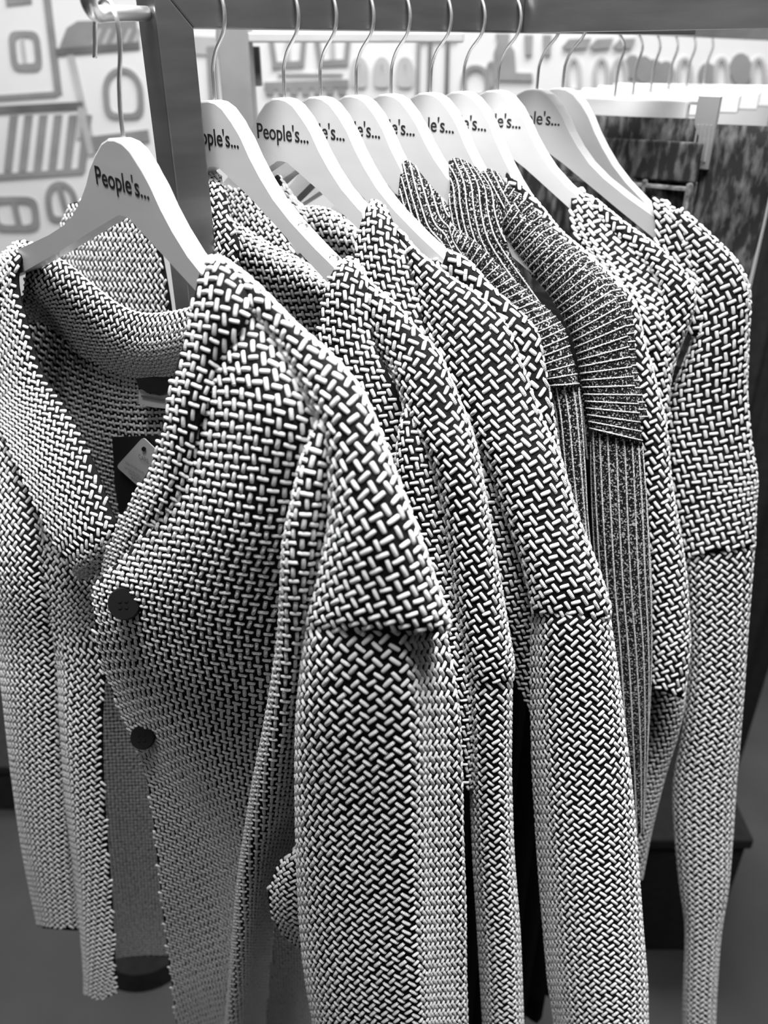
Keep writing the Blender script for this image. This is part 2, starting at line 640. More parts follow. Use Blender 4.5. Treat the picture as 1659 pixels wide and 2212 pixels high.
def ribs(panel, part, along, pitch=0.0052, width=0.0013):
    """raised ribs on a ribbed panel: along = 'v' runs down the panel, 'u' runs across it"""
    u0, u1 = panel.U.min(), panel.U.max()
    v1 = panel.V[-1]
    lines = np.arange((u0 if along == 'v' else 0) + pitch * 0.5, u1 if along == 'v' else v1, pitch)
    step = 0.004
    nrm = 1.0
    n = panel.normals()
    sg = 1.0 if np.median(np.sum(n * (CAMP - panel.G), axis=2)) > 0 else -1.0
    for c in lines:
        if along == 'v':
            v = np.arange(0.0005, v1, step)
            u = np.full(len(v), c)
        else:
            u = np.arange(u0 + 0.0005, u1, step)
            v = np.full(len(u), c)
        P, ok = panel.sample(u, v)
        e = 0.001
        A, _ = panel.sample(u + e, v)
        B, _ = panel.sample(u, v + e)
        Tu, Tv = A - P, B - P
        N = np.cross(Tu, Tv)
        ln = np.linalg.norm(N, axis=1)
        ok &= ln > 1e-9
        N = N / np.maximum(ln, 1e-12)[:, None] * sg
        if panel.closed:
            axis = panel.G[:, :-1].mean(axis=1)
            t = np.interp(v, panel.V, np.arange(panel.R))
            ax = axis[np.clip(np.round(t).astype(int), 0, panel.R - 1)]
            s = np.sign(np.sum(N * (P - ax), axis=1))
            s[s == 0] = 1
            N = N * s[:, None]
            ok &= np.sum(N * (CAMP - P), axis=1) > -0.12
        S = Tu if along == 'v' else Tv
        S = S / np.maximum(np.linalg.norm(S, axis=1), 1e-12)[:, None]
        # longest run of valid samples
        runs, cur = [], []
        for i in range(len(P)):
            if ok[i]:
                cur.append(i)
            elif cur:
                runs.append(cur)
                cur = []
        if cur:
            runs.append(cur)
        if not runs:
            continue
        run = max(runs, key=len)
        if len(run) < 3:
            continue
        P, N, S = P[run], N[run], S[run]
        V, F = [], []
        for i in range(len(P)):
            V += [P[i] - S[i] * width * .5, P[i] - S[i] * width * .28 + N[i] * .0007,
                  P[i] + S[i] * width * .28 + N[i] * .0007, P[i] + S[i] * width * .5]
        for i in range(len(P) - 1):
            for j in range(3):
                F.append((4 * i + j, 4 * i + j + 1, 4 * i + j + 5, 4 * i + j + 4))
        mesh_obj('rib', V, F, M['rib'], part)


Panel.closed = False


def cloth(root, name, panel, material='base', st=None, closed=False, label=None, thick=0.0025):
    panel.closed = closed
    part = panel.mesh(name, M[material], root, thick)
    if label:
        part['label'] = label
    if st is not None:
        knit(panel, part, **st)
    return part


# ================================================================ the setting
bm = bmesh.new()
obox(bm, (0.5, 3.0, -0.05), (4.0, 0, 0), (0, 4.0, 0), (0, 0, 0.05))
floor = tag(bm_obj('floor', bm, M['floor']), kind='structure')

WD = 2.3                                                  # distance of the mural wall
bm = bmesh.new()
obox(bm, (0.5, WD + 0.06, 1.5), (4.0, 0, 0), (0, 0.05, 0), (0, 0, 1.5))
wall = tag(bm_obj('wall_back', bm, M['wall']), kind='structure')


def wp(x, y):
    p = at(x, y, WD)
    return (p[0], p[1] + 0.010, p[2])


MC = [0]


def mural(name, pts, m='paint', lift=0.003):
    """a flat painted shape on the wall"""
    bm = bmesh.new()
    P = [wp(x, y) for x, y in pts]
    MC[0] += 1
    lift += MC[0] * .00006
    P = [(a, b - lift, c) for a, b, c in P]
    prism(bm, P, (0, lift + 0.002, 0))
    o = bm_obj(name, bm, M[m], wall)
    return o


def ring(name, x0, y0, x1, y1, w, m='paint', skew=0.0, arch=False):
    """a painted outline: rounded window frame"""
    n = 28
    cx, cy, hx, hy = (x0 + x1) / 2, (y0 + y1) / 2, (x1 - x0) / 2, (y1 - y0) / 2

    def pt(i, k):
        th = 2 * math.pi * i / n
        c, s = math.cos(th), math.sin(th)
        e = 0.45 if not (arch and s < 0) else 0.95
        px = math.copysign(abs(c) ** e, c) * (hx - k)
        py = math.copysign(abs(s) ** e, s) * (hy - k)
        return (cx + px + skew * py, cy + py)
    V, F = [], []
    MC[0] += 1
    for i in range(n):
        for k in (0, w):
            a = wp(*pt(i, k))
            V.append((a[0], a[1] - 0.003 - MC[0] * .00006, a[2]))
            V.append((a[0], a[1] + 0.004, a[2]))
    for i in range(n):
        a, b = 4 * i, 4 * ((i + 1) % n)
        F += [(a, b, b + 2, a + 2), (a + 1, a + 3, b + 3, b + 1), (a, a + 1, b + 1, b), (a + 2, b + 2, b + 3, a + 3)]
    return mesh_obj(name, V, F, M[m], wall, smooth=False)


def stroke(x0, y0, x1, y1, w, m='paint', name='painted_line'):
    dx, dy = x1 - x0, y1 - y0
    l = math.hypot(dx, dy)
    ox, oy = -dy / l * w / 2, dx / l * w / 2
    return mural(name, [(x0 + ox, y0 + oy), (x1 + ox, y1 + oy), (x1 - ox, y1 - oy), (x0 - ox, y0 - oy)], m)


# mural, left part: a row of painted shop fronts
ring('painted_window', 18, 66, 86, 155, 14, skew=0.10)
stroke(45, 85, 52, 142, 9, 'paint_light')
stroke(30, 145, 82, 141, 12, 'paint')
stroke(10, 2, 65, -4, 20, 'paint')
stroke(98, -10, 124, 205, 16, 'paint')
stroke(150, 118, 196, 312, 15, 'paint_light')
mural('painted_awning', [(122, 112), (142, 60), (165, 45), (292, 42), (300, 96)], 'paint')
for i in range(5):
    stroke(200 + i * 22, 95, 214 + i * 22, 62, 7, 'paint_light')
stroke(118, 113, 300, 98, 16, 'paint_dark')
stroke(-10, 212, 122, 203, 12, 'paint')
stroke(-10, 238, 178, 228, 17, 'paint_dark')
for i in range(6):
    x = 8 + i * 32
    mural('painted_stripe', [(x - 2, 372), (x + 14, 371), (x + 28, 248), (x + 11, 249)], 'paint')
stroke(-10, 383, 178, 370, 13, 'paint')
stroke(172, 232, 168, 300, 10, 'paint_light')
ring('painted_window', -22, 425, 82, 502, 15, skew=0.12)
stroke(28, 440, 40, 492, 13)
ring('painted_oval_window', 96, 392, 166, 482, 13, skew=0.1, arch=True)
stroke(124, 400, 144, 468, 12)
ring('painted_arch_window', 220, 145, 308, 258, 13, skew=0.06, arch=True)
mural('painted_sill', [(188, 296), (318, 280), (322, 306), (192, 330)], 'paint')
stroke(176, 250, 196, 335, 14, 'paint_light')
stroke(380, 95, 470, 100, 40, 'paint_light')
stroke(455, 100, 462, 220, 22, 'paint')
# mural, middle part behind the hangers
for x0, x1, yb in ((585, 656, 142), (684, 752, 138)):
    stroke(x0, 86, x0 + 8, yb, 11)
    stroke(x1, 86, x1 - 5, yb, 11)
    stroke((x0 + x1) / 2, 90, (x0 + x1) / 2 + 2, yb, 9, 'paint_light')
    stroke(x0 + 2, yb, x1, yb - 4, 15)
stroke(570, 186, 752, 180, 17, 'paint')
for i in range(7):
    mural('painted_scallop', [(572 + i * 26, 190), (592 + i * 26, 190), (590 + i * 26, 206), (574 + i * 26, 206)], 'paint')
stroke(600, 160, 740, 160, 6, 'paint_light')
for x0 in (757, 806, 856):
    ring('painted_round_window', x0, 122, x0 + 38, 190, 17, 'paint_light', arch=True)
for x in (905, 930, 968):
    stroke(x, 82, x - 3, 204, 9, 'paint_dark' if x != 905 else 'paint')
stroke(905, 84, 990, 80, 12, 'paint_dark')
mural('painted_bottle', [(1072, 72), (1102, 72), (1100, 92), (1112, 110), (1116, 172), (1066, 172), (1068, 112), (1076, 92)], 'paint')
ring('painted_arch', 996, 140, 1060, 215, 12, 'paint', arch=True)
ring('painted_arch', 1050, 132, 1072, 190, 9, 'paint', arch=True)
mural('painted_bench', [(1070, 155), (1150, 158), (1152, 176), (1070, 174)], 'paint')
for x in (1140, 1180):
    mural('painted_post', [(x - 6, 75), (x + 12, 75), (x + 10, 120), (x - 4, 120)], 'paint')
for x0, x1 in ((1216, 1268), (1276, 1316), (1326, 1364)):
    mural('painted_awning', [(x0, 100), (x0 + 14, 84), (x1 + 10, 82), (x1, 104), (x0 + 6, 108)], 'paint')
for x, y0, r in ((1368, 145, 18), (1392, 150, 20), (1414, 160, 22), (1440, 158, 18), (1530, 165, 20), (1602, 150, 24)):
    pts = [(x + r * math.cos(2 * math.pi * i / 14), y0 + 1.5 * r * math.sin(2 * math.pi * i / 14)) for i in range(14)]
    mural('painted_shrub', pts, 'paint')
for x in (1240, 1300, 1340, 1480, 1560, 1640):
    ring('painted_arch', x - 18, 122, x + 18, 200, 9, 'paint_light', arch=True)

# ================================================================ the clothes rack
rail_z0 = EYE + 0.0116
RH = 0.028
RT = 0.030                                                # rail depth across
PWID = 0.0255                                              # post width along the rail
C3 = np.array([qx(615, 208) * 0.67, 0.67, 0.0])


def rp(s, c, z):
    return C3 + RV * s + RP * c + UP * z


s_in = -0.0735
rack = empty('clothes_rack', rp(s_in, 0, 0), 'dark brushed steel clothes rack with square post and rail carrying the cardigans', 'clothes rack')
bm = bmesh.new()
pts = [rp(s_in - PWID, -RT / 2, 0), rp(s_in, -RT / 2, 0), rp(s_in, -RT / 2, rail_z0), rp(s_in - PWID, -RT / 2, rail_z0 + RH)]
prism(bm, pts, RP * RT, 0.0012)
bm_obj('post', bm, M['dark_steel'], rack)
s_end = 0.46
bm = bmesh.new()
pts = [rp(s_in, -RT / 2, rail_z0), rp(s_end, -RT / 2, rail_z0), rp(s_end, -RT / 2, rail_z0 + RH), rp(s_in - PWID, -RT / 2, rail_z0 + RH)]
prism(bm, pts, RP * RT, 0.0012)
bm_obj('rail', bm, M['dark_steel'], rack)
s_x = 0.2225
bm = bmesh.new()
pts = [rp(s_x, RT / 2 + 0.0005, rail_z0), rp(s_x + 0.03, RT / 2 + 0.0005, rail_z0), rp(s_x + 0.03, RT / 2 + 0.0005, rail_z0 + 0.05), rp(s_x, RT / 2 + 0.0005, rail_z0 + 0.05)]
prism(bm, pts, RP * 0.55, 0.0012)
bm_obj('cross_rail', bm, M['dark_steel'], rack)
# faceout arm on the post that carries the first hanger
h1 = HPOS[1]
rodz = h1[2] + 0.062
p0 = rp(s_in - PWID, 0.002, rodz + 0.003)
p1 = np.array([h1[0], h1[1], rodz])
d_ = (p1 - p0) / np.linalg.norm(p1 - p0)
tube('faceout_arm', [p0, p0 * .5 + p1 * .5, p1, p1 + d_ * 0.016, p1 + d_ * 0.026 + UP * 0.005, p1 + d_ * 0.028 + UP * 0.018], 0.0042, M['chrome'], rack)

# ================================================================ hangers
TOPP = [(0, 0), (.008, -.0008), (.016, -.004), (.026, -.012), (.034, -.0215), (.042, -.032), (.052, -.0425), (.065, -.0535),
        (.082, -.0635), (.107, -.0745), (.135, -.085), (.165, -.096), (.195, -.107), (.206, -.113)]
BOT = [(.204, -.128), (.16, -.1115), (.10, -.0855), (.04, -.0585), (.006, -.0435), (0, -.0415)]
TH = 0.0125


def local(h, roll=0.0):
    o = HPOS[h]
    c, s = math.cos(roll), math.sin(roll)

    def f(t, n, z):
        t2, z2 = t * c + z * s, -t * s + z * c
        return o + WV * t2 + NV * n + UP * z2
    return f


DROOP = {1: 0.0, 2: .024, 3: .015, 4: .026, 5: .036, 6: .010, 7: .040, 8: .052, 9: .020, 10: .014, 11: .034}


def hanger(h, label, roll=0.0, text=True, studs=False):
    L0 = local(h, roll)

    def L(t, n, z):
        return L0(t, n, z - DROOP[h] * max(0.0, (abs(t) - .03) / .17) * (1.0 if abs(t) > .03 else 0.0))
    root = empty('coat_hanger', tuple(HPOS[h]), label, 'coat hanger', 'white wooden hangers on the rack')
    k_arm = {7: .86, 8: .80, 11: .90, 5: .93}.get(h, 1.0)
    half = [(t if t < .06 else .06 + (t - .06) * k_arm, z) for t, z in TOPP + BOT]
    outline = half + [(-t, z) for t, z in half[::-1]][1:-1]
    bm = bmesh.new()
    prism(bm, [L(t, TH / 2, z) for t, z in outline], -NV * TH, 0.0014)
    bm_obj('wooden_body', bm, M['wood'], root)
    hk = [(0, -.004), (0, .012), (0.001, .020), (.006, .030), (.0165, .041), (.0195, .052), (.0165, .063), (.009, .0705),
          (0, .073), (-.009, .0705), (-.0165, .062), (-.0190, .054), (-.0215, .046)]
    if h == 1:
        hk = [(0, -.004), (0, .012), (0.001, .020), (.003, .030), (.007, .042), (.0085, .052), (.0075, .061), (.003, .067),
              (-.004, .068), (-.011, .064), (-.016, .056), (-.019, .046), (-.021, .040)]
    tube('hook', [L(t, 0, z) for t, z in hk], 0.0013, M['chrome'], root)
    if text:
        fc = bpy.data.curves.new('lettering', 'FONT')
        fc.body = "People's..."
        fc.size = 0.0126
        fc.align_x = 'CENTER'
        fc.extrude = 0.0001
        fc.offset = 0.00012
        fo = bpy.data.objects.new('tmp_text', fc)
        col.objects.link(fo)
        dg = bpy.context.evaluated_depsgraph_get()
        me = bpy.data.meshes.new_from_object(fo.evaluated_get(dg))
        bpy.data.objects.remove(fo)
        V = np.array([v.co for v in me.vertices])
        k = 0.059 / (V[:, 0].max() - V[:, 0].min())
        W = [L(x * k + 0.002, TH / 2 + 0.00015 + z, y * k - 0.0285) for x, y, z in V]
        for v, w in zip(me.vertices, W):
            v.co = w
        me.materials.clear()
        me.materials.append(M['print'])
        me.update()
        o = place(bpy.data.objects.new('lettering', me), root)
        o['label'] = "black printed word People's..."
    if studs:
        for t in (.0875, .118):
            z = np.interp(t, [a for a, b in TOPP], [b for a, b in TOPP])
            bm = bmesh.new()
            bmesh.ops.create_uvsphere(bm, u_segments=14, v_segments=8, radius=0.0042)
            for v in bm.verts:
                v.co = Vector(L(t, 0, z)) + Vector(WV) * v.co.x + Vector(NV) * v.co.y + Vector(UP) * (v.co.z * 0.8)
            bm_obj('clear_stud', bm, M['gem'], root, True)
    return root


hanger(1, 'white wooden hanger in front of the steel post, holding the nearest cardigan', roll=math.radians(3))
hanger(2, 'white wooden hanger partly hidden by the steel post, with two clear studs on its arm', studs=True)
hanger(3, "white wooden hanger with the whole word People's... in view, first one right of the post")
hanger(4, 'white wooden hanger just behind the fully lettered one, its arm reaching the fourth cardigan')
hanger(5, 'white wooden hanger holding the front one of the dark ribbed cardigans')
hanger(6, 'white wooden hanger entering the second dark ribbed collar')
hanger(7, 'white wooden hanger between the dark ribbed collars and the back salt-and-pepper cardigans')
hanger(8, 'white wooden hanger ending just above the dark ribbed shoulder hump')
hanger(9, 'white wooden hanger in the third last cardigan, near the corner of the two rails')
hanger(10, 'white wooden hanger with grey shaded face, second last at the right')
hanger(11, 'white wooden hanger last at the right, only its edge showing', text=False)

# ================================================================ first cardigan
base1 = (float(h1[0]), float(h1[1]), 0.72)


def cardigan(base, label, cat='cardigan'):
    return empty('knit_cardigan', tuple(float(b) for b in base), label, cat, 'knit cardigans on the rack')


P1 = PL[1]
g1 = cardigan((h1[0], h1[1], 0.7), 'black and white basket-knit shawl-collar cardigan hanging nearest, in front of the post')

rows = [
    [(462, 553, -.9), (478, 556, -1.0), (500, 570, -1.2)],
    [(448, 562, .7), (474, 562, .8), (512, 588, .4)],
    [(430, 594, 1.6), (474, 598, 1.7), (536, 644, 1.1)],
    [(417, 655, 2.2), (465, 672, 2.4), (524, 698, 1.9)],
    [(393, 752, 2.9), (430, 768, 3.0), (472, 795, 2.5)],
    [(367, 838, 3.5), (402, 852, 3.7), (444, 872, 3.2)],
    [(350, 922, 4.0), (382, 938, 4.2), (418, 962, 3.7)],
    [(325, 1006, 4.4), (362, 1024, 4.6), (402, 1050, 4.1)],
    [(291, 1065, 4.8), (332, 1088, 5.0), (374, 1116, 4.5)],
    [(253, 1133, 5.1), (286, 1154, 5.3), (324, 1186, 4.95)],
    [(224, 1209, 5.3), (250, 1224, 5.5), (280, 1246, 5.2)],
    [(212, 1250, 5.4), (230, 1264, 5.5), (250, 1278, 5.3)],
]
cloth(g1, 'shawl_collar', patch(P1, rows, anchor=0.0), st=dict(rot=8, cell=.0060, hi=True, singles=60))

rows = [
    [(520, 640, .4), (545, 655, .4), (575, 680, .3), (610, 725, .2)],
    [(450, 745, 2.0), (520, 755, 2.1), (582, 775, 1.6), (650, 830, .9)],
    [(420, 835, 2.8), (520, 860, 2.7), (602, 890, 2.2), (695, 930, .8)],
    [(390, 960, 3.3), (490, 990, 3.3), (582, 1010, 2.6), (690, 1040, .6)],
    [(350, 1080, 4.0), (450, 1110, 3.9), (552, 1140, 3.0), (680, 1160, .4)],
    [(280, 1190, 4.6), (390, 1220, 4.4), (512, 1250, 3.3), (665, 1280, .2)],
    [(209, 1262, 5.2), (340, 1310, 4.7), (482, 1360, 3.4), (650, 1400, 0)],
    [(206, 1337, 5.3), (340, 1420, 4.5), (472, 1470, 3.0), (635, 1520, -.4)],
    [(215, 1420, 5.2), (345, 1510, 4.0), (462, 1570, 2.4), (610, 1640, -.8)],
    [(260, 1540, 5.0), (370, 1620, 3.4), (472, 1690, 1.6), (600, 1760, -1.2)],
    [(318, 1690, 4.8), (400, 1740, 3.0), (482, 1800, 1.2), (585, 1880, -1.4)],
    [(338, 1840, 4.8), (410, 1880, 3.0), (487, 1930, 1.2), (575, 2000, -1.4)],
    [(355, 2000, 4.8), (420, 2030, 3.0), (492, 2070, 1.2), (570, 2130, -1.4)],
    [(375, 2160, 4.8), (430, 2180, 3.0), (492, 2220, 1.2), (565, 2270, -1.4)],
    [(395, 2330, 4.8), (440, 2340, 3.0), (492, 2370, 1.2), (560, 2420, -1.4)],
]
front1 = patch(P1, rows, anchor=0.45, swing=[44, 44, 44, 43, 41, 38, 35, 33, 31, 30], wrinkle=.0012, seed=3)
cloth(g1, 'right_front', front1, st=dict(rot=8, cell=.0064, singles=80))

rows = [
    [(692, 922, .2), (686, 912, 1.4), (705, 930, 1.5), (735, 955, .2)],
    [(662, 1000, .4), (652, 996, 2.2), (682, 1008, 2.4), (740, 1028, .2)],
    [(642, 1093, .6), (631, 1090, 2.8), (668, 1094, 2.9), (742, 1108, .2)],
    [(626, 1177, .8), (614, 1174, 3.1), (658, 1180, 3.2), (735, 1190, .2)],
    [(622, 1253, .8), (610, 1250, 3.3), (652, 1255, 3.3), (722, 1265, .2)],
    [(612, 1402, .8), (600, 1400, 3.3), (638, 1405, 3.2), (705, 1420, 0)],
    [(584, 1576, .8), (572, 1574, 3.3), (612, 1580, 3.2), (685, 1590, -.2)],
    [(558, 1702, .8), (547, 1700, 3.3), (590, 1706, 3.0), (668, 1720, -.6)],
    [(528, 1892, .8), (517, 1890, 3.3), (553, 1896, 2.6), (612, 1905, -.8)],
    [(514, 2019, .8), (505, 2017, 3.3), (537, 2022, 2.5), (588, 2030, -1)],
    [(502, 2167, .8), (492, 2165, 3.3), (523, 2170, 2.4), (575, 2180, -1)],
    [(488, 2332, .8), (478, 2330, 3.3), (508, 2335, 2.4), (560, 2345, -1)],
]
cloth(g1, 'side_panel', patch(P1, rows, anchor=0.5), st=dict(rot=5, cell=.0062, hi=True, singles=30))
rows = [
    [(650, 1822, 1.0), (665, 1818, 1.4), (690, 1815, 1.0)],
    [(606, 1862, 1.6), (640, 1860, 2.0), (690, 1860, 1.4)],
    [(580, 1925, 1.8), (625, 1922, 2.3), (690, 1925, 1.5)],
    [(590, 1985, 1.8), (630, 1978, 2.2), (690, 1980, 1.5)],
    [(622, 2030, 1.5), (650, 2020, 1.8), (690, 2030, 1.3)],
    [(665, 2062, 1.0), (675, 2055, 1.3), (695, 2060, 1.0)],
]
cloth(g1, 'hip_pocket', patch(P1, rows, swing=[12]), st=dict(rot=40, cell=.0062))

up1 = [(492, 640, 478, 566, -.2, .9), (520, 665, 512, 582, -.2, 1.0), (552, 690, 566, 628, -.1, 1.2), (592, 742, 640, 700, 0, 1.3),
       (627, 804, 700, 752, .1, 1.4), (660, 859, 748, 802, .2, 1.5), (686, 905, 787, 858, .3, 1.6), (706, 985, 822, 940, .4, 1.8),
       (712, 1060, 849, 1010, .5, 2.0), (711, 1133, 882, 1095, .6, 2.1), (699, 1196, 915, 1185, .6, 2.2), (684, 1265, 941, 1265, .6, 2.2),
       (668, 1330, 967, 1335, .6, 2.2), (664, 1362, 968, 1362, .5, 2.15)]
cloth(g1, 'shoulder', sleeve(P1, up1, anchor=0.25, wrinkle=.0006, seed=5), closed=True, st=dict(rot=25, cell=.0064, hi=True, singles=70))
lo1 = [(668, 1358, 958, 1358, .5, 1.9), (661, 1390, 961, 1388, .5, 2.1), (652, 1470, 979, 1478, .5, 2.1), (644, 1553, 990, 1560, .5, 2.1), (640, 1680, 996, 1680, .5, 2.1),
       (642, 1827, 1000, 1827, .5, 2.1), (652, 2017, 1004, 2017, .5, 2.1), (678, 2212, 1007, 2212, .5, 2.1), (700, 2400, 1010, 2400, .5, 2.1)]
cloth(g1, 'sleeve', sleeve(P1, lo1, sec=SEC_FLAT, turn=0, anchor=0.25, wrinkle=.0007, seed=6), closed=True, st=dict(rot=47, cell=.0068, hi=True, singles=60))

rows = [
    [(48, 568, -2.2), (128, 590, -2.8), (205, 640, -3.0), (264, 684, -3.2), (322, 700, -3.2), (410, 690, -3.0), (455, 660, -2.4)],
    [(60, 552, -1.0), (130, 562, -1.6), (202, 620, -2.0), (262, 664, -2.2), (321, 681, -2.3), (409, 668, -2.0), (452, 640, -1.4)],
    [(52, 620, .2), (112, 630, -.5), (180, 680, -1.0), (245, 730, -1.3), (310, 750, -1.4), (400, 735, -1.1), (440, 710, -.6)],
    [(46, 700, -.6), (98, 700, -1.4), (152, 745, -1.9), (217, 793, -2.2), (290, 818, -2.3), (370, 815, -2.0), (430, 795, -1.4)],
]
cloth(g1, 'back_collar', patch(P1, rows, anchor=.5, kr=8), st=dict(rot=45, cell=.0052))
rows = [
    [(45, 640, -1.8), (160, 740, -2.4), (290, 806, -2.6), (430, 790, -2.2)],
    [(70, 780, -2.0), (175, 850, -2.6), (290, 880, -2.7), (430, 880, -2.3)],
    [(105, 900, -2.2), (200, 950, -2.7), (300, 980, -2.8), (430, 990, -2.4)],
    [(140, 1040, -2.3), (220, 1080, -2.8), (310, 1110, -2.8), (430, 1120, -2.4)],
    [(170, 1200, -2.4), (250, 1230, -2.8), (320, 1250, -2.8), (430, 1260, -2.5)],
    [(185, 1500, -2.4), (260, 1500, -2.8), (340, 1500, -2.8), (430, 1500, -2.5)],
    [(205, 1800, -2.4), (270, 1800, -2.8), (340, 1800, -2.8), (430, 1800, -2.5)],
    [(225, 2075, -2.4), (280, 2065, -2.8), (345, 2065, -2.8), (430, 2075, -2.5)],
]
cloth(g1, 'back_panel', patch(P1, rows, anchor=.5, swing=[44, 44, 44, 40, 34, 26, 20, 18], pivot=0, deep=(4, float(P1.p(170, 1200, -2.4)[1]))), st=dict(rot=2, cell=.0060))
rows = [
    [(72, 524, -1.0), (42, 519, -.7), (10, 543, -.2), (-25, 570, -.2)],
    [(44, 556, .8), (25, 556, 1.0), (5, 572, .8), (-30, 600, .4)],
    [(38, 620, 1.4), (22, 630, 1.7), (0, 650, 1.5), (-35, 670, .8)],
    [(55, 690, 1.9), (38, 702, 2.2), (10, 722, 2.0), (-35, 750, 1.2)],
    [(84, 795, 2.6), (60, 815, 2.9), (30, 840, 2.7), (-20, 870, 1.6)],
    [(140, 885, 3.2), (105, 907, 3.6), (65, 932, 3.3), (15, 960, 2.2)],
    [(192, 985, 3.9), (150, 1012, 4.3), (105, 1037, 4.0), (60, 1060, 3.0)],
    [(236, 1099, 4.5), (190, 1122, 4.9), (148, 1142, 4.5), (110, 1162, 3.6)],
    [(249, 1141, 4.7), (212, 1176, 5.0), (177, 1207, 4.8), (150, 1222, 4.0)],
    [(235, 1220, 4.8), (215, 1236, 5.0), (195, 1246, 4.9), (175, 1256, 4.4)],
]
cloth(g1, 'shawl_collar', patch(P1, rows, anchor=0.3, swing=[42, 40, 38, 36, 32, 28, 24, 20], pivot=0), st=dict(rot=40, cell=.0060))
rows = [
    [(-90, 690, .2), (-30, 730, .6), (10, 750, .8), (40, 740, .8)],
    [(-60, 800, .5), (0, 840, 1.2), (40, 850, 1.6), (70, 840, 1.6)],
    [(-40, 960, 1.0), (20, 980, 1.8), (75, 985, 2.4), (120, 960, 2.4)],
    [(-10, 1090, 1.4), (60, 1100, 2.4), (120, 1120, 3.0), (160, 1120, 3.0)],
    [(20, 1230, 1.6), (90, 1240, 2.8), (160, 1250, 3.8), (215, 1240, 4.2)],
    [(60, 1330, 1.4), (110, 1360, 3.0), (160, 1365, 4.0), (240, 1340, 4.4)],
    [(110, 1430, 1.0), (135, 1420, 3.0), (170, 1430, 3.8), (228, 1425, 4.0)],
    [(125, 1550, .8), (142, 1550, 3.0), (175, 1560, 3.6), (220, 1560, 3.4)],
    [(138, 1726, .6), (155, 1726, 3.0), (190, 1735, 3.6), (226, 1740, 3.2)],
    [(160, 1900, .5), (172, 1900, 3.0), (205, 1910, 3.6), (240, 1915, 3.2)],
    [(178, 2060, .4), (184, 2060, 3.0), (215, 2070, 3.6), (248, 2075, 3.2)],
    [(182, 2145, .4), (188, 2150, 3.0), (218, 2158, 3.6), (252, 2145, 3.2)],
]
LD = float(P1.p(215, 1240, 4.2)[1])
cloth(g1, 'left_front', patch(P1, rows, anchor=0.5, deep=(4, LD), swing=[40, 36, 30, 24, 20, 18], wrinkle=.0005, seed=8), st=dict(rot=40, cell=.0064))
ls1 = [(-90, 660, 0, 600), (-80, 760, 25, 720), (-60, 950, 60, 920), (-30, 1200, 95, 1190), (-5, 1400, 128, 1400), (9, 1520, 134, 1520),
       (27, 1680, 144, 1690), (50, 1840, 158, 1845), (82, 2000, 176, 2008)]
pv = [(40, 640, 1.0), (60, 760, 1.2), (110, 950, 2.2), (200, 1200, 3.6), (222, 1400, 3.9), (220, 1540, 3.4), (226, 1730, 3.2), (238, 1880, 3.2), (246, 2040, 3.2)]
C = []
for i, (xl, yl, xr, yr) in enumerate(ls1):
    a = math.radians([40, 38, 30, 24, 20, 18, 18, 18, 18][i])
    nv = np.array([-math.sin(a), -math.cos(a), 0.0])
    c0 = (P1.p(*pv[i]) if i < 3 else at(pv[i][0], pv[i][1], LD)) - np.array([0, 0, EYE])
    b = [.8, 1.2, 1.6, 1.8, 1.8, 1.8, 1.7, 1.6, 1.4][i]
    line = []
    for sx, d in SEC_ROUND:
        q = ray(xl + (xr - xl) * sx, yl + (yr - yl) * sx)
        line.append(q * ((np.dot(c0, nv) + (b * d + [.4, 0, -1.0, -2.0, -2.6, -2.8, -2.8, -2.8, -2.8][i]) * 0.01) / np.dot(q, nv)) + np.array([0, 0, EYE]))
    C.append(line)
G = np.einsum('ri,ijk,cj->rck', crb(len(C), 6), np.array(C), crb(len(SEC_ROUND), 6, closed=True))
cloth(g1, 'sleeve', Panel(G, anchor=.25), closed=True, st=dict(rot=42, cell=.0064))
rows = [[(430, y, -2.4), (520, y + 10, -2.8), (610, y + 20, -2.8), (720, y + 30, -2.4)] for y in (1000, 1300, 1600, 1900, 2200, 2450)]
cloth(g1, 'back_panel', patch(P1, rows, swing=[34], pivot=0), st=dict(rot=5, cell=.0064))

# buttons
for (x, y, n, r) in ((259, 1297, 5.75, .0115), (297, 1590, 5.35, .0100)):
    bm = bmesh.new()
    bmesh.ops.create_cone(bm, cap_ends=True, segments=28, radius1=r, radius2=r * .9, depth=.004)
    for q in range(4):
        bmesh.ops.create_cone(bm, cap_ends=True, segments=8, radius1=.0012, radius2=.0012, depth=.001,
                              matrix=Matrix.Translation((.003 * math.cos(q * math.pi / 2 + .78), .003 * math.sin(q * math.pi / 2 + .78), .0022)))
    gx, gy, gz = project(front1.G.reshape(-1, 3))
    c = front1.G.reshape(-1, 3)[np.argmin((gx - x) ** 2 + (gy - y) ** 2)]
    c = c + (CAMP - c) / np.linalg.norm(CAMP - c) * .009
    zz = Vector(CAMP - c).normalized()
    zz = (zz * .75 + Vector(NV) * .25).normalized()
    xx = Vector(UP).cross(zz).normalized()
    yy = zz.cross(xx)
    for v in bm.verts:
        v.co = Vector(c) + xx * v.co.x + yy * v.co.y + zz * v.co.z
    bm_obj('button', bm, M['button'], g1, False)


def flat(name, pts, material, parent, thick=0.0006, plane=P1):
    bm = bmesh.new()
    prism(bm, [plane.p(*p) for p in pts], -NV * thick)
    return bm_obj(name, bm, M[material], parent)


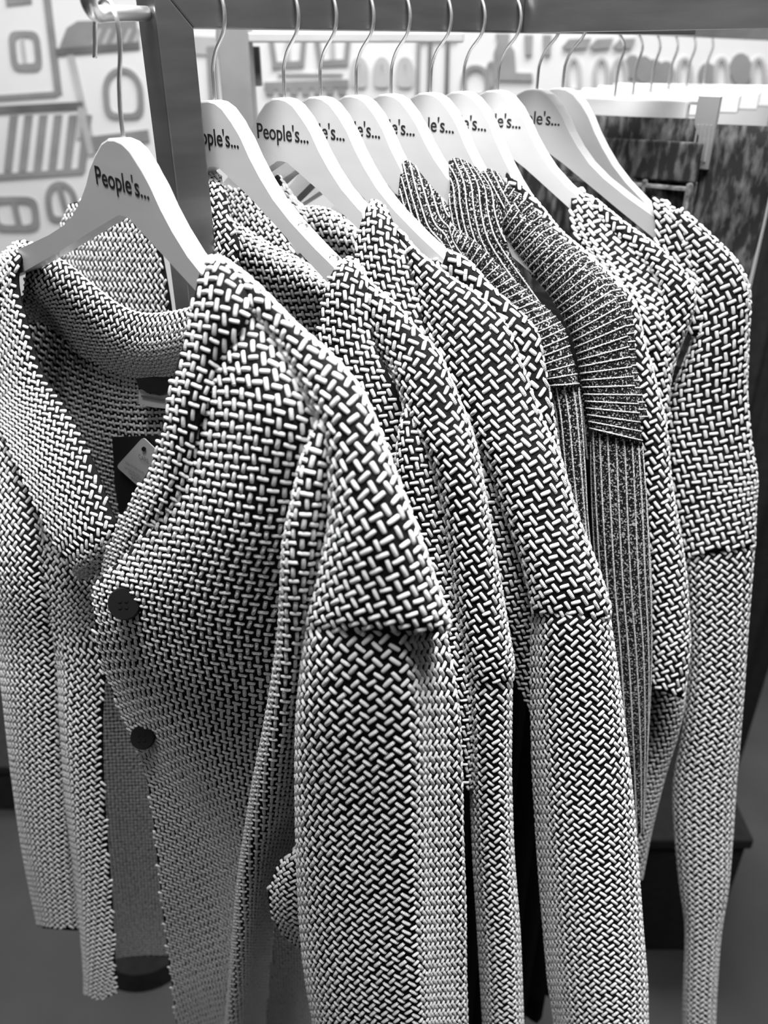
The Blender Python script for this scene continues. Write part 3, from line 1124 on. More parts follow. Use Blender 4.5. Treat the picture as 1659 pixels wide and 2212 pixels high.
nl = flat('neck_label', [(293, 818, -1.8), (330, 814, -1.8), (372, 816, -1.8), (372, 846, -1.75), (345, 853, -1.75), (318, 848, -1.75), (300, 838, -1.75)], 'label_black', g1)
sl = flat('size_label', [(300, 842, -1.9), (322, 851, -1.9), (346, 855, -1.9), (372, 850, -1.9), (370, 884, -1.85), (330, 880, -1.85), (299, 873, -1.85)], 'label_white', g1)
flat('label_text', [(305, 853, -1.8), (356, 862, -1.8), (355, 867, -1.8), (305, 858, -1.8)], 'grey_print', sl, .0002)
tagr = empty('hang_tag', tuple(P1.p(300, 1000, -1.2)), 'white diamond care tag on a black card hanging inside the nearest cardigan', 'tag')
flat('black_card', [(242, 944, -1.55), (350, 941, -1.55), (352, 1130, -1.5), (262, 1135, -1.5), (248, 1050, -1.5)], 'black_card', tagr)


def rounded(pts, r, plane_n):
    out = []
    n = len(pts)
    for i in range(n):
        a, b, c = [np.array(pts[(i + k) % n], float) for k in (-1, 0, 1)]
        u = (a - b) / np.linalg.norm(a - b)
        v = (c - b) / np.linalg.norm(c - b)
        for t in np.linspace(0, 1, 5):
            q = b + u * r * (1 - t) ** 2 + v * r * t ** 2
            out.append((q[0], q[1], plane_n))
    return out


flat('care_card', rounded([(309, 944), (368, 1002), (311, 1062), (251, 1008)], 8, -1.3), 'card', tagr)
ho = [(310 + 4.6 * math.cos(i * math.pi / 7), 970 + 5 * math.sin(i * math.pi / 7), -1.22) for i in range(14)]
flat('punched_hole', ho, 'black_card', tagr, .0003)


def text_on(plane, body, x, y, n, height_px, parent, material='grey_print'):
    fc = bpy.data.curves.new('text', 'FONT')
    fc.body = body
    fc.size = 1
    fo = bpy.data.objects.new('tmp_text', fc)
    col.objects.link(fo)
    dg = bpy.context.evaluated_depsgraph_get()
    me = bpy.data.meshes.new_from_object(fo.evaluated_get(dg))
    bpy.data.objects.remove(fo)
    c = plane.p(x, y, n)
    k = np.linalg.norm(plane.p(x, y - height_px, n) - c) / 0.7
    for v in me.vertices:
        q = c + WV * v.co.x * k + UP * v.co.y * k
        v.co = q
    me.materials.clear()
    me.materials.append(M[material])
    return place(bpy.data.objects.new('printed_text', me), parent)


text_on(P1, 'CARE', 300, 990, -1.22, 9, tagr)
for i, (xx, tx) in enumerate(((272, 'DUE TO THE HAND'), (270, 'OF THE FIN, MILL'), (278, 'THIS PRODUCT'), (284, 'BE SLIGHTLY'), (297, 'AN'))):
    text_on(P1, tx, xx, 1002 + i * 10.5, -1.22, 4.4, tagr)

# ================================================================ the other cardigans


def fall(rows, n0=.2, b=1.6, b0=.9):
    """rows of (xl, yl, xr, yr): slim at the shoulder, fuller below"""
    out = []
    for i, r in enumerate(rows):
        k = min(1.0, i / 5)
        out.append((*r, n0, b0 + (b - b0) * k))
    return out


def body(g, h, width=.18, z0=-.24, z1=.25):
    """the hanging trunk of a cardigan squeezed between its neighbours"""
    o = HPOS[h]
    sec = [(-1, 0), (-.97, .7), (-.6, 1), (0, 1.05), (.6, 1), (.97, .7), (1, 0), (.97, -.7), (.6, -1), (0, -1.05), (-.6, -1), (-.97, -.7)]
    C = []
    for t in np.linspace(0, 1, 6):
        z = (o[2] + z0) * (1 - t) + z1 * t
        C.append([np.array([o[0], o[1], 0]) + WV * (a * width) + NV * (b * .009) + UP * (z + (.05 * (1 - abs(a)) if t == 0 else 0)) for a, b in sec])
    C = np.array(C)
    G = np.einsum('ri,ijk,cj->rck', crb(6, 3), C, crb(len(sec), 3, closed=True))
    return cloth(g, 'trunk', Panel(G), closed=True)


def rootz(h):
    return (HPOS[h][0], HPOS[h][1], 0.7)


g2 = cardigan(rootz(2), 'black and white basket-knit cardigan second in the row, narrow sleeve beside the nearest sleeve')
body(g2, 2)
P2 = PL[2]
rows = [
    [(750, 556, -.8), (762, 556, -.9), (780, 572, -1.0)],
    [(733, 568, .8), (756, 574, .9), (792, 604, .3)],
    [(711, 602, 1.6), (742, 612, 1.9), (795, 655, 1.0)],
    [(693, 670, 2.2), (737, 690, 2.4), (805, 735, 1.3)],
    [(686, 740, 2.7), (742, 770, 2.8), (835, 800, 1.3)],
    [(684, 850, 3.0), (765, 880, 3.0), (870, 890, .9)],
    [(704, 980, 3.2), (795, 1000, 2.9), (890, 1000, .5)],
    [(744, 1100, 3.1), (825, 1120, 2.7), (910, 1120, .3)],
    [(784, 1250, 3.0), (855, 1260, 2.5), (930, 1260, 0)],
    [(824, 1400, 3.0), (885, 1410, 2.4), (950, 1410, -.2)],
]
cloth(g2, 'right_front', patch(P2, rows, anchor=0.3), st=dict(rot=12, cell=.0057, singles=120))
rows = [
    [(880, 884, .4), (874, 878, 1.6), (892, 888, 1.8), (935, 908, .6)],
    [(870, 952, .6), (861, 948, 2.2), (890, 958, 2.6), (950, 978, .8)],
    [(864, 1042, .6), (855, 1038, 2.5), (896, 1044, 2.9), (965, 1058, .8)],
    [(872, 1112, .6), (862, 1108, 2.5), (906, 1115, 2.9), (980, 1130, .8)],
    [(892, 1192, .6), (882, 1188, 2.5), (922, 1195, 2.8), (990, 1210, .8)],
    [(924, 1302, .6), (915, 1298, 2.4), (948, 1302, 2.7), (1005, 1310, .8)],
    [(958, 1402, .6), (950, 1398, 2.4), (978, 1402, 2.6), (1022, 1410, .8)],
    [(988, 1502, .6), (982, 1498, 2.4), (1002, 1502, 2.5), (1036, 1510, .8)],
    [(1000, 1702, .6), (994, 1698, 2.2), (1010, 1702, 2.3), (1040, 1710, .6)],
]
cloth(g2, 'side_panel', patch(P2, rows), st=dict(rot=20, cell=.0057))
up = [(745, 592, 762, 563, -.2, .8), (775, 662, 802, 613, -.2, .9), (805, 745, 852, 655, -.1, 1.1), (832, 790, 892, 703, 0, 1.3), (850, 812, 944, 761, .1, 1.5),
      (868, 860, 970, 816, .2, 1.7), (882, 912, 1006, 901, .3, 1.8), (915, 970, 1027, 964, .3, 1.9), (945, 1048, 1044, 1048, .3, 1.9), (968, 1175, 1065, 1175, .3, 1.9),
      (985, 1302, 1087, 1302, .3, 1.9), (1000, 1400, 1104, 1400, .3, 1.9), (1006, 1450, 1109, 1440, .3, 1.8), (1012, 1478, 1106, 1470, .3, 1.7)]
cloth(g2, 'shoulder', sleeve(P2, up, anchor=.25, wrinkle=.0005, seed=12), closed=True, st=dict(rot=28, cell=.0061, hi=True, singles=120))
lo = [(1010, 1475, 1104, 1470, .3, 1.6), (1012, 1510, 1103, 1515, .3, 1.7), (1017, 1600, 1102, 1600, .3, 1.7), (1018, 1680, 1102, 1680, .3, 1.7), (1024, 1848, 1108, 1848, .3, 1.7),
      (1034, 2017, 1121, 2017, .3, 1.7), (1045, 2212, 1129, 2212, .3, 1.7), (1055, 2400, 1138, 2400, .3, 1.7)]
cloth(g2, 'sleeve', sleeve(P2, lo, turn=0, anchor=.25), closed=True, st=dict(rot=45, cell=.0063, hi=True, singles=60))
rows = [
    [(478, 500, -3.2), (535, 520, -3.4), (595, 556, -3.5), (655, 588, -3.4), (715, 628, -3.0)],
    [(496, 476, -2.0), (532, 497, -2.4), (590, 533, -2.6), (654, 565, -2.5), (712, 606, -2.0)],
    [(480, 530, -.9), (545, 560, -1.3), (605, 595, -1.4), (664, 620, -1.3), (716, 650, -1.0)],
    [(466, 600, -1.5), (545, 650, -2.0), (615, 690, -2.1), (675, 720, -2.0), (720, 740, -1.6)],
    [(460, 700, -1.8), (545, 740, -2.2), (620, 780, -2.3), (690, 810, -2.2), (740, 830, -1.8)],
]
cloth(g2, 'back_collar', patch(P2, rows, kr=8), st=dict(rot=20, cell=.0058))
rows = [
    [(425, 362, -.8), (455, 368, -.6), (478, 378, -.6)],
    [(430, 400, .6), (458, 404, .8), (484, 412, .6)],
    [(440, 470, 1.4), (468, 474, 1.7), (496, 478, 1.4)],
    [(445, 540, 1.8), (480, 545, 2.1), (515, 535, 1.6)],
    [(450, 610, 2.2), (475, 618, 2.4), (500, 600, 1.9)],
    [(440, 700, 2.6), (465, 705, 2.8), (490, 690, 2.2)],
]
cloth(g2, 'shawl_collar', patch(P2, rows), st=dict(rot=30, cell=.0056))
rows = [
    [(150, 440, .6), (230, 420, .8), (322, 420, 1.0)],
    [(120, 520, 1.0), (220, 510, 1.6), (338, 505, 1.6)],
    [(100, 600, 1.4), (220, 590, 2.0), (352, 580, 2.0)],
    [(100, 680, 1.6), (230, 670, 2.4), (366, 665, 2.4)],
    [(110, 780, 1.8), (240, 770, 2.6), (376, 760, 2.6)],
]
cloth(g2, 'left_front', patch(P2, rows), st=dict(rot=42, cell=.0062))

g3 = cardigan(rootz(3), 'black and white basket-knit cardigan third in the row, broad sleeve right of the centre')
body(g3, 3)
P3 = PL[3]
rows = [
    [(800, 432, -.8), (814, 432, -.9), (838, 452, -1.0)],
    [(790, 452, .8), (814, 456, .9), (852, 486, .3)],
    [(776, 495, 1.5), (812, 505, 1.8), (872, 545, .9)],
    [(765, 565, 2.1), (822, 592, 2.4), (895, 622, 1.1)],
    [(770, 640, 2.5), (842, 670, 2.7), (915, 695, 1.1)],
    [(800, 740, 2.7), (882, 762, 2.6), (970, 790, .9)],
    [(860, 840, 2.7), (942, 860, 2.4), (1030, 880, .7)],
    [(930, 960, 2.6), (1002, 980, 2.4), (1080, 990, .5)],
    [(985, 1120, 2.4), (1050, 1130, 2.2), (1120, 1140, .3)],
    [(1035, 1280, 2.2), (1085, 1290, 2.0), (1150, 1290, 0)],
    [(1095, 1420, .6), (1130, 1425, .4), (1175, 1425, -.8)],
    [(1150, 1560, -.4), (1170, 1570, -.6), (1200, 1570, -1.2)],
]
cloth(g3, 'right_front', patch(P3, rows, anchor=.3), st=dict(rot=10, cell=.0058, singles=100))
up = [(850, 500, 866, 496, -.2, .7), (872, 560, 905, 545, -.2, .9), (895, 640, 975, 602, -.1, 1.1), (915, 700, 1036, 645, 0, 1.3), (932, 762, 1092, 703, .1, 1.5),
      (962, 832, 1128, 792, .2, 1.7), (1003, 912, 1165, 893, .2, 1.8), (1052, 1000, 1207, 988, .2, 1.9), (1090, 1110, 1244, 1110, .2, 1.9), (1120, 1192, 1277, 1192, .2, 1.9),
      (1140, 1260, 1303, 1262, .2, 1.9), (1148, 1300, 1318, 1312, .2, 1.8), (1152, 1325, 1316, 1335, .2, 1.7)]
cloth(g3, 'shoulder', sleeve(P3, up, anchor=.25, wrinkle=.0005, seed=13), closed=True, st=dict(rot=22, cell=.0066, hi=True, singles=110))
lo = [(1153, 1322, 1315, 1332, .2, 1.6), (1150, 1350, 1318, 1355, .2, 1.8), (1149, 1465, 1333, 1460, .2, 1.8), (1151, 1630, 1352, 1610, .2, 1.8), (1157, 1750, 1367, 1750, .2, 1.8),
      (1165, 1877, 1377, 1877, .2, 1.8), (1175, 2001, 1386, 2001, .2, 1.8), (1186, 2125, 1396, 2125, .2, 1.8), (1198, 2212, 1398, 2212, .2, 1.8), (1215, 2400, 1405, 2400, .2, 1.8)]
cloth(g3, 'sleeve', sleeve(P3, lo, sec=SEC_LEFT, turn=0, anchor=.3), closed=True, st=dict(rot=45, cell=.0063, hi=True, singles=90))
rows = [
    [(590, 392, -2.8), (650, 462, -3.4), (690, 470, -3.5), (728, 486, -3.4), (780, 525, -3.0)],
    [(602, 378, -1.8), (650, 442, -2.4), (690, 448, -2.6), (727, 462, -2.5), (780, 500, -2.0)],
    [(612, 430, -.9), (660, 480, -1.3), (700, 496, -1.4), (742, 520, -1.3), (790, 550, -1.0)],
    [(640, 520, -1.5), (690, 550, -2.0), (725, 575, -2.1), (765, 595, -2.0), (805, 615, -1.6)],
    [(680, 610, -1.8), (720, 640, -2.2), (750, 660, -2.3), (785, 680, -2.2), (815, 690, -1.8)],
]
cloth(g3, 'back_collar', patch(P3, rows, kr=8), st=dict(rot=20, cell=.0062))
rows = [
    [(470, 395, .5), (520, 410, .6), (570, 440, .6)],
    [(475, 450, 1.0), (540, 480, 1.4), (620, 520, 1.2)],
    [(480, 520, 1.4), (560, 560, 1.8), (660, 590, 1.6)],
    [(490, 600, 1.6), (580, 630, 2.0), (690, 650, 1.8)],
]
cloth(g3, 'left_front', patch(P3, rows), st=dict(rot=35, cell=.0060))

g4 = cardigan(rootz(4), 'black and white basket-knit cardigan fourth in the row, thin strip before the dark ribbed shoulder')
body(g4, 4)
P4 = PL[4]
up = fall([(952, 580, 966, 542), (985, 625, 1012, 565), (1020, 682, 1062, 621), (1050, 735, 1134, 686), (1070, 795, 1161, 724), (1098, 860, 1175, 790), (1120, 905, 1193, 886),
           (1140, 1000, 1208, 980), (1160, 1110, 1240, 1100), (1180, 1250, 1270, 1250), (1190, 1400, 1285, 1400)], .1, 1.2, .8)
cloth(g4, 'sleeve', sleeve(P4, up, anchor=.25), closed=True, st=dict(rot=25, cell=.0070, singles=80))
rows = [
    [(930, 560, .6), (952, 556, .4), (985, 590, .2)],
    [(920, 610, 1.4), (955, 620, 1.6), (1010, 660, .8)],
    [(930, 680, 1.8), (980, 700, 1.9), (1050, 740, .8)],
    [(960, 780, 2.0), (1020, 800, 2.0), (1090, 830, .8)],
    [(1020, 900, 2.0), (1070, 920, 1.8), (1130, 940, .6)],
]
cloth(g4, 'right_front', patch(P4, rows), st=dict(rot=15, cell=.0062))


def ribbed(h, label, collar, shoulder, lower):
    g = cardigan(rootz(h), label)
    Q = PL[h]
    body(g, h)
    c = patch(Q, collar)
    ribs(c, cloth(g, 'ribbed_collar', c, 'melange'), 'v', .0056)
    if shoulder:
        s = sleeve(Q, shoulder, anchor=.25)
        ribs(s, cloth(g, 'ribbed_shoulder', s, 'melange', closed=True), 'u', .0058)
    if lower:
        s = sleeve(Q, lower, turn=0, anchor=.25)
        ribs(s, cloth(g, 'ribbed_sleeve', s, 'melange', closed=True), 'v', .0062)
    return g


ribbed(5, 'dark charcoal melange ribbed cardigan, front one of the ribbed ones, with a drop seam',
       [[(868, 352, .2), (880, 346, -.2), (897, 358, -.4)], [(862, 400, 1.0), (890, 394, 1.1), (925, 394, .5)], [(860, 450, 1.5), (905, 445, 1.6), (955, 428, .9)],
        [(880, 505, 1.8), (922, 494, 1.9), (972, 458, 1.1)], [(930, 550, 1.9), (952, 530, 1.9), (973, 492, 1.2)], [(962, 590, 1.9), (976, 570, 1.8), (986, 525, 1.2)],
        [(1000, 660, 1.8), (1015, 640, 1.6), (1040, 600, 1.0)]],
       fall([(958, 550, 976, 486), (998, 582, 1030, 524), (1040, 628, 1092, 588), (1080, 672, 1152, 641), (1110, 712, 1192, 676), (1138, 752, 1221, 714), (1160, 795, 1235, 770), (1186, 838, 1252, 836)], .1, 1.2, .8),
       fall([(1190, 834, 1250, 834), (1203, 907, 1257, 907), (1215, 1029, 1265, 1029), (1230, 1150, 1272, 1150), (1250, 1400, 1300, 1400), (1270, 1700, 1330, 1700)], .0, 1.0, .9))
ribbed(6, 'dark melange ribbed cardigan with the tallest ribbed collar and a long dark sleeve',
       [[(968, 350, .2), (980, 341, -.2), (1002, 346, -.4), (1030, 362, -.4)], [(972, 400, 1.0), (996, 394, 1.1), (1030, 398, .7), (1062, 408, .4)],
        [(968, 450, 1.5), (1000, 450, 1.6), (1040, 455, 1.2), (1080, 460, .8)], [(985, 512, 1.8), (1016, 510, 1.9), (1052, 515, 1.5), (1088, 500, 1.0)],
        [(1030, 575, 1.9), (1052, 572, 1.9), (1078, 572, 1.4), (1105, 555, .9)], [(1090, 655, 1.9), (1110, 652, 1.8), (1132, 652, 1.4), (1155, 635, .8)],
        [(1160, 755, 1.8), (1180, 752, 1.7), (1197, 752, 1.3), (1220, 735, .7)], [(1210, 860, 1.6), (1225, 860, 1.5), (1240, 858, 1.2), (1262, 850, .6)],
        [(1230, 1000, 1.5), (1245, 1000, 1.4), (1258, 1000, 1.1), (1275, 990, .5)]],
       fall([(1076, 485, 1100, 438), (1102, 535, 1152, 480), (1142, 585, 1202, 525), (1182, 632, 1256, 564), (1214, 684, 1311, 620), (1238, 735, 1346, 680), (1253, 805, 1363, 790),
             (1265, 872, 1379, 880), (1275, 932, 1388, 962)], .1, 1.3, .8),
       fall([(1276, 930, 1387, 955), (1280, 1110, 1399, 1110), (1290, 1273, 1407, 1273), (1310, 1424, 1407, 1424), (1330, 1600, 1400, 1600), (1350, 1800, 1390, 1800)], .0, 1.2, 1.1))
ribbed(7, 'dark ribbed cardigan hump squeezed behind the tall ribbed collar',
       [[(1038, 372, .4), (1056, 364, 0), (1080, 376, -.2)], [(1050, 420, 1.0), (1080, 412, 1.0), (1104, 418, .5)], [(1075, 470, 1.4), (1108, 464, 1.4), (1138, 470, .7)],
        [(1110, 530, 1.5), (1145, 525, 1.5), (1180, 530, .8)], [(1150, 600, 1.5), (1190, 590, 1.5), (1230, 590, .8)]],
       fall([(1076, 425, 1092, 392), (1120, 475, 1152, 446), (1165, 525, 1206, 506), (1210, 570, 1260, 549), (1262, 620, 1326, 609), (1298, 685, 1364, 670), (1318, 800, 1376, 800), (1330, 900, 1400, 900)], 0, 1.0, .8), None)

g7 = cardigan(rootz(8), 'black and white knit cardigan right behind the dark ribbed ones, sleeve ending in a hem')
body(g7, 8)
up = fall([(1086, 405, 1096, 368), (1128, 455, 1160, 436), (1170, 515, 1212, 500), (1220, 565, 1264, 544), (1290, 625, 1336, 611), (1320, 684, 1375, 662), (1340, 744, 1389, 728), (1360, 832, 1417, 830),
           (1375, 927, 1439, 927), (1386, 1029, 1448, 1029), (1394, 1110, 1461, 1110), (1400, 1232, 1480, 1232), (1401, 1354, 1488, 1354), (1401, 1420, 1489, 1403), (1400, 1478, 1478, 1508)], .1, 1.2, .8)
cloth(g7, 'sleeve', sleeve(PL[8], up, anchor=.25), closed=True, st=dict(rot=30, cell=.0068, singles=60))

g8 = cardigan(rootz(9), 'black and white knit cardigan second from the right, collar edge by the rail corner')
body(g8, 9)
P9 = PL[9]
rows = [
    [(1238, 406, -.6), (1254, 406, -.7), (1286, 432, -.8)],
    [(1234, 430, .7), (1262, 436, .8), (1310, 458, .2)],
    [(1235, 470, 1.3), (1282, 484, 1.5), (1345, 490, -.1)],
    [(1247, 512, 1.8), (1312, 542, 2.0), (1395, 535, 0)],
    [(1292, 575, 2.2), (1362, 612, 2.2), (1445, 605, -.1)],
    [(1350, 655, 2.4), (1412, 682, 2.2), (1470, 685, -.2)],
    [(1390, 745, 2.4), (1427, 752, 2.2), (1462, 765, -.2)],
    [(1405, 830, 2.2), (1428, 835, 2.0), (1446, 845, .9)],
    [(1410, 930, 2.0), (1428, 930, 1.8), (1446, 930, .9)],
]
cloth(g8, 'right_front', patch(P9, rows, anchor=.3), st=dict(rot=30, cell=.0069, singles=120))
up = fall([(1276, 456, 1286, 430), (1322, 505, 1342, 476), (1380, 560, 1426, 538), (1420, 608, 1484, 597), (1428, 655, 1501, 642), (1424, 722, 1491, 692), (1416, 790, 1464, 762), (1406, 850, 1446, 832),
           (1404, 950, 1440, 940), (1400, 1200, 1460, 1200), (1402, 1440, 1478, 1470), (1396, 1530, 1470, 1560), (1371, 1630, 1437, 1671), (1358, 1710, 1418, 1745), (1348, 1795, 1404, 1805), (1342, 1900, 1386, 1900)], 0, 1.3, .8)
cloth(g8, 'sleeve', sleeve(P9, up, anchor=.25), closed=True, st=dict(rot=30, cell=.0066, singles=60))

g9 = cardigan(rootz(10), 'black and white knit cardigan at the far right, full sleeve bent at the elbow')
body(g9, 10)
P10 = PL[10]
rows = [
    [(1408, 422, -.6), (1426, 426, -.7), (1452, 444, -.8)],
    [(1410, 446, .6), (1440, 456, .7), (1485, 478, .2)],
    [(1416, 485, 1.1), (1460, 495, 1.3), (1515, 515, .5)],
    [(1425, 545, 1.6), (1472, 572, 1.6), (1535, 575, .7)],
    [(1478, 625, 1.8), (1512, 642, 1.7), (1565, 645, .7)],
    [(1480, 720, 1.8), (1512, 730, 1.7), (1565, 735, .7)],
]
cloth(g9, 'right_front', patch(P10, rows, anchor=.3), st=dict(rot=30, cell=.0070, singles=60))
up = fall([(1432, 475, 1462, 452), (1455, 545, 1536, 520), (1480, 604, 1587, 567), (1498, 658, 1615, 626), (1496, 728, 1613, 690), (1470, 800, 1611, 780), (1445, 862, 1612, 850), (1435, 932, 1622, 947),
           (1440, 1012, 1636, 1032), (1452, 1112, 1633, 1090), (1472, 1205, 1629, 1180)], .1, 2.0, .9)
cloth(g9, 'shoulder', sleeve(P10, up, anchor=.25, wrinkle=.0006, seed=21), closed=True, st=dict(rot=12, cell=.0071, singles=120))
lo = [(1472, 1195, 1629, 1172, .1, 1.7), (1482, 1240, 1624, 1235, .1, 1.8), (1488, 1305, 1618, 1310, .1, 1.8), (1493, 1400, 1611, 1400, .1, 1.8), (1490, 1470, 1606, 1480, .1, 1.8), (1474, 1592, 1596, 1610, .1, 1.8), (1456, 1692, 1588, 1700, .1, 1.8),
      (1458, 1795, 1581, 1810, .1, 1.8), (1470, 1918, 1572, 1918, .1, 1.7), (1481, 2005, 1556, 2020, .1, 1.6), (1478, 2125, 1548, 2125, .1, 1.5), (1476, 2212, 1544, 2212, .1, 1.5), (1474, 2400, 1540, 2400, .1, 1.5)]
cloth(g9, 'sleeve', sleeve(P10, lo, turn=0, anchor=.25), closed=True, st=dict(rot=45, cell=.0068, singles=60))
g10 = cardigan(rootz(11), 'black and white knit cardigan last in the row, a sliver behind the far right sleeve')
body(g10, 11)
up = fall([(1445, 460, 1470, 448), (1480, 520, 1540, 512), (1520, 590, 1592, 566), (1540, 650, 1619, 630), (1545, 750, 1616, 740), (1550, 900, 1612, 900), (1555, 1100, 1622, 1100)], 0, 1.2, .8)
cloth(g10, 'sleeve', sleeve(PL[11], up, anchor=.25), closed=True, st=dict(rot=20, cell=.0070))

# ================================================================ things behind the rack
# a second rack frame farther back
D2 = 1.15
r2 = empty('display_stand', tuple(at(512, 200, D2) * np.array([1, 1, 0])), 'blurred grey display stand behind the hangers', 'display stand')
a, b = at(482, 180, D2), at(548, 180, D2)
bm = bmesh.new()
obox(bm, ((a[0] + b[0]) / 2, D2, 0.8), ((b[0] - a[0]) / 2, 0, 0), (0, 0.02, 0), (0, 0, 0.8 - 0.03), 0.002)
bm_obj('upright', bm, M['grey_wood'], r2)
a, b = at(470, 74, D2), at(1000, 92, D2)
bm = bmesh.new()
zt = at(600, 70, D2)[2]
zb = at(600, 92, D2)[2]
obox(bm, ((a[0] + b[0]) / 2, D2, (zt + zb) / 2), ((b[0] - a[0]) / 2, 0, 0), (0, 0.016, 0), (0, 0, (zt - zb) / 2), 0.002)
bm_obj('crossbar', bm, M['pale_wood'], r2)
bm = bmesh.new()
a, b = at(540, 100, D2 + .03), at(566, 186, D2 + .03)
obox(bm, ((a[0] + b[0]) / 2, D2 + .03, (a[2] + b[2]) / 2), ((b[0] - a[0]) / 2, 0, 0), (0, 0.006, 0), (0, 0, (a[2] - b[2]) / 2), 0.001)
bm_obj('bracket', bm, M['paint_dark'], r2)

# far rail with a row of clip hangers
D3R = 1.5
zr = EYE + .032
# white bar of a clip hanger: near one fully shown, more behind
MIDS = []


def clip_hanger(px0, px1, ytop, ybot, D, label, shift=0.0, clip=True, dy=0.0):
    A, B = at(px0, ytop, D), at(px1, ytop + dy, D - 0.10)
    Az = at(px0, ybot, D)[2]
    mid = (A + B) / 2
    root = empty('clip_hanger', tuple(mid), label, 'clip hanger', 'white clip hangers for trousers')
    ax = (B - A)
    ln = np.linalg.norm(ax[:2])
    ux = np.array([ax[0] / ln, ax[1] / ln, 0])
    un = np.array([ux[1], -ux[0], 0])
    h = A[2] - Az
    c = np.array([mid[0], mid[1], A[2] - h / 2])
    bm = bmesh.new()
    obox(bm, c, ux * ln / 2, un * .007, UP * h / 2, .002)
    bm_obj('white_bar', bm, M['wood'], root)
    hp = c + UP * (h / 2)
    MIDS.append(hp.copy())
    ty = zr + .020 - hp[2]
    tube('hook', [hp - UP * .004, hp + UP * .03, hp + UP * (ty * .5) + ux * .004, hp + UP * (ty - .03) + un * .018, hp + UP * (ty + .002), hp + UP * (ty - .012) - un * .02], .0016, M['chrome'], root)
    if clip:
        e = c + ux * (ln / 2)
        bm = bmesh.new()
        for s in (1, -1):
            obox(bm, e + ux * .012 + UP * (s * h * .42), ux * .014, un * .0015, UP * .0015)
        bm_obj('clip_wire', bm, M['chrome'], root)
        bm = bmesh.new()
        k = e + ux * .024 + un * .010
        obox(bm, k - UP * .012, ux * .012, un * .0025, UP * .036, .001)
        cl = bm_obj('clip', bm, M['chrome'], root)
        for i in range(4):
            bm = bmesh.new()
            obox(bm, k - UP * .022 + ux * (.0045 * (i - 1.5)) + un * .003, ux * .0009, un * .0012, UP * .018)
            bm_obj('clip_groove', bm, M['grey_wood'], cl)
    return c, ux, un, ln, h


cj = clip_hanger(1180, 1490, 206, 280, 1.08, 'white clip hanger with ribbed metal clip holding dark jeans, nearest of the row', dy=12)
HL = ['directly behind the nearest one', 'third from the front', 'fourth from the front', 'fifth from the front', 'farthest back']
for i in range(5):
    clip_hanger(1190 + i * 34, 1560 + i * 42, 202 - i * 5.5, 240 - i * 6, 1.16 + i * .075, 'white clip hanger bar blurred in the far row, ' + HL[i], clip=False, dy=4)

MIDS.sort(key=lambda q: q[1])
ra, rb = MIDS[0], MIDS[-1]
dr = (rb - ra) * np.array([1, 1, 0])
dr /= np.linalg.norm(dr)
ra, rb = ra - dr * .07, rb + dr * .85
ra[2] = rb[2] = zr
nr = np.array([dr[1], -dr[0], 0])
far = empty('display_rail', (float(rb[0]), float(rb[1]), 0), 'dark far rail under the near steel rail carrying the clip hangers', 'display rail')
bm = bmesh.new()
obox(bm, (ra + rb) / 2, dr * (np.linalg.norm(rb - ra) / 2), nr * .011, UP * .018, .002)
bm_obj('rail', bm, M['dark_steel'], far)
bm = bmesh.new()
obox(bm, (rb[0], rb[1], (zr - .018) / 2), dr * .015, nr * .015, UP * ((zr - .018) / 2), .002)
bm_obj('upright', bm, M['dark_steel'], far)

# jeans
c, ux, un, ln, h = cj
jr = empty('jeans', tuple(c - UP * .6), 'worn dark denim jeans hanging from the white clip hanger', 'jeans')


def jeans_panel(x0, x1, z0, z1, n0, bulge, seed):
    nu, nv_ = 22, 40
    r = np.random.default_rng(seed)
    G = np.zeros((nv_, nu, 3))
    for j in range(nv_):
        for i in range(nu):
            s = i / (nu - 1)
            t = j / (nv_ - 1)
            x = x0 + (x1 - x0) * s
            z = z0 + (z1 - z0) * t
            n = n0 + bulge * math.sin(math.pi * s) + .006 * math.sin(s * 9 + t * 5 + seed) * (0.3 + t) + .003 * math.sin(t * 40 + s * 6)
            G[j, i] = c + ux * x + un * n + UP * z
    p = Panel(G)
    return p.mesh('trouser_leg', M['denim'], jr, .004)


jeans_panel(-.16, ln / 2 + .02, -h / 2 + .02, -.75, .012, .02, 1)
jeans_panel(ln / 2 + .005, ln / 2 + .10, -h / 2 + .015, -.75, -.005, .015, 4)
bm = bmesh.new()
obox(bm, c + ux * (ln / 2 - .06) + un * .026 - UP * (h / 2 + .022), ux * .09, un * .004, UP * .020, .002)
bm_obj('waistband', bm, M['denim'], jr)
bm = bmesh.new()
obox(bm, c + ux * (ln / 2 - .06) + un * .031 - UP * (h / 2 + .048), ux * .088, un * .003, UP * .0022, .001)
bm_obj('waist_seam', bm, M['seam'], jr)
for (xo, w_) in ((.035, .0022), (.085, .003)):
    bm = bmesh.new()
    obox(bm, c + ux * (ln / 2 + xo - .06) + un * .024 - UP * .24, ux * w_, un * .012, UP * .18, .002)
    bm_obj('leg_seam', bm, M['seam'], jr)

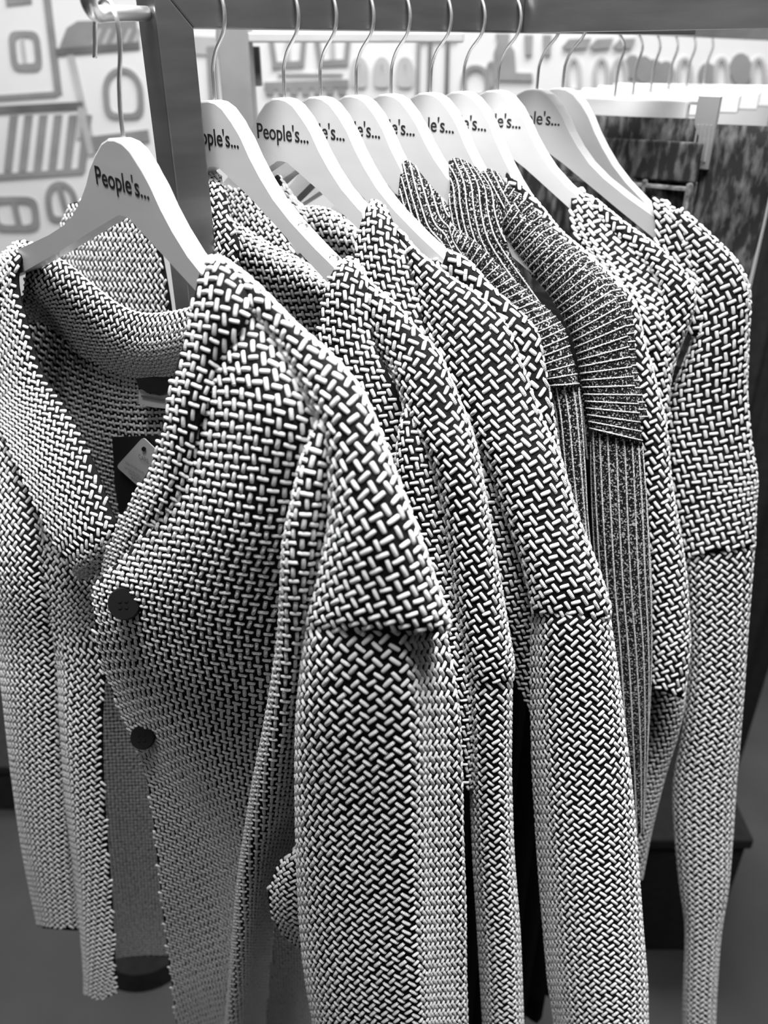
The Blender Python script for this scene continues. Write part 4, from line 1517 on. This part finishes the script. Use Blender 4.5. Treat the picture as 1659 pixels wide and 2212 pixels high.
# dark cloth filling the right edge behind the cardigans
for i, (xa, xb, D, ytop, lab) in enumerate(((1575, 1668, 1.27, 380, 'black cloth drape beside the far right sleeve, reaching the floor'),
                                            (1650, 1820, 1.24, 300, 'tall black cloth drape at the right edge of the picture'),
                                            (1480, 1585, 1.33, 640, 'black cloth drape behind the far right sleeve'))):
    G = np.zeros((24, 16, 3))
    zt_ = at((xa + xb) / 2, ytop, D)[2]
    xl, xr = at(xa, 900, D)[0], at(xb, 900, D)[0]
    for j in range(24):
        for k in range(16):
            s_, t = k / 15, j / 23
            G[j, k] = (xl + (xr - xl) * s_, D - .012 * math.sin(math.pi * s_) + .008 * math.sin(s_ * 16 + i), zt_ * (1 - t))
    o = Panel(G).mesh('cloth_drape', M['black_cloth'], None, .012)
    tag(o, lab, 'drape', 'black drapes behind the cardigans')


def black_box(label, x, y, D, w, hh):
    p = at(x, y, D)
    root = empty('black_box', (p[0], p[1], 0), label, 'box')
    bm = bmesh.new()
    obox(bm, (p[0], p[1] + .12, hh / 2), (w / 2, 0, 0), (0, .12, 0), (0, 0, hh / 2), .006)
    bm_obj('box_body', bm, M['black_cloth'], root)
    bm = bmesh.new()
    obox(bm, (p[0], p[1] + .12, hh + .012), (w / 2 + .006, 0, 0), (0, .126, 0), (0, 0, .012), .004)
    bm_obj('box_lid', bm, M['black_cloth'], root)


black_box('black box on the floor at the left edge behind the far sleeve', -30, 1800, 1.26, .34, .12)

black_box('added black block darkening the floor under the last sleeves at the right', 1420, 2130, .93, .17, .30)  # added block that keeps this floor gap dark; no box is known here

# round black foot of a floor stand seen between the cardigan fronts
p = at(315, 2115, .9)
rt = empty('stand_base', (p[0], p[1] + .02, 0), 'round black stand foot on the floor between the nearest cardigan fronts', 'stand base')
bm = bmesh.new()
bmesh.ops.create_cone(bm, cap_ends=True, segments=40, radius1=.10, radius2=.085, depth=.03, matrix=Matrix.Translation((p[0], p[1] + .05, .015)))
bm_obj('foot_plate', bm, M['black_cloth'], rt, False)
bm = bmesh.new()
bmesh.ops.create_cone(bm, cap_ends=True, segments=20, radius1=.02, radius2=.014, depth=.10, matrix=Matrix.Translation((p[0], p[1] + .05, .08)))
bm_obj('socket', bm, M['black_cloth'], rt, True)
print('stitch triangles', TOTAL[0])
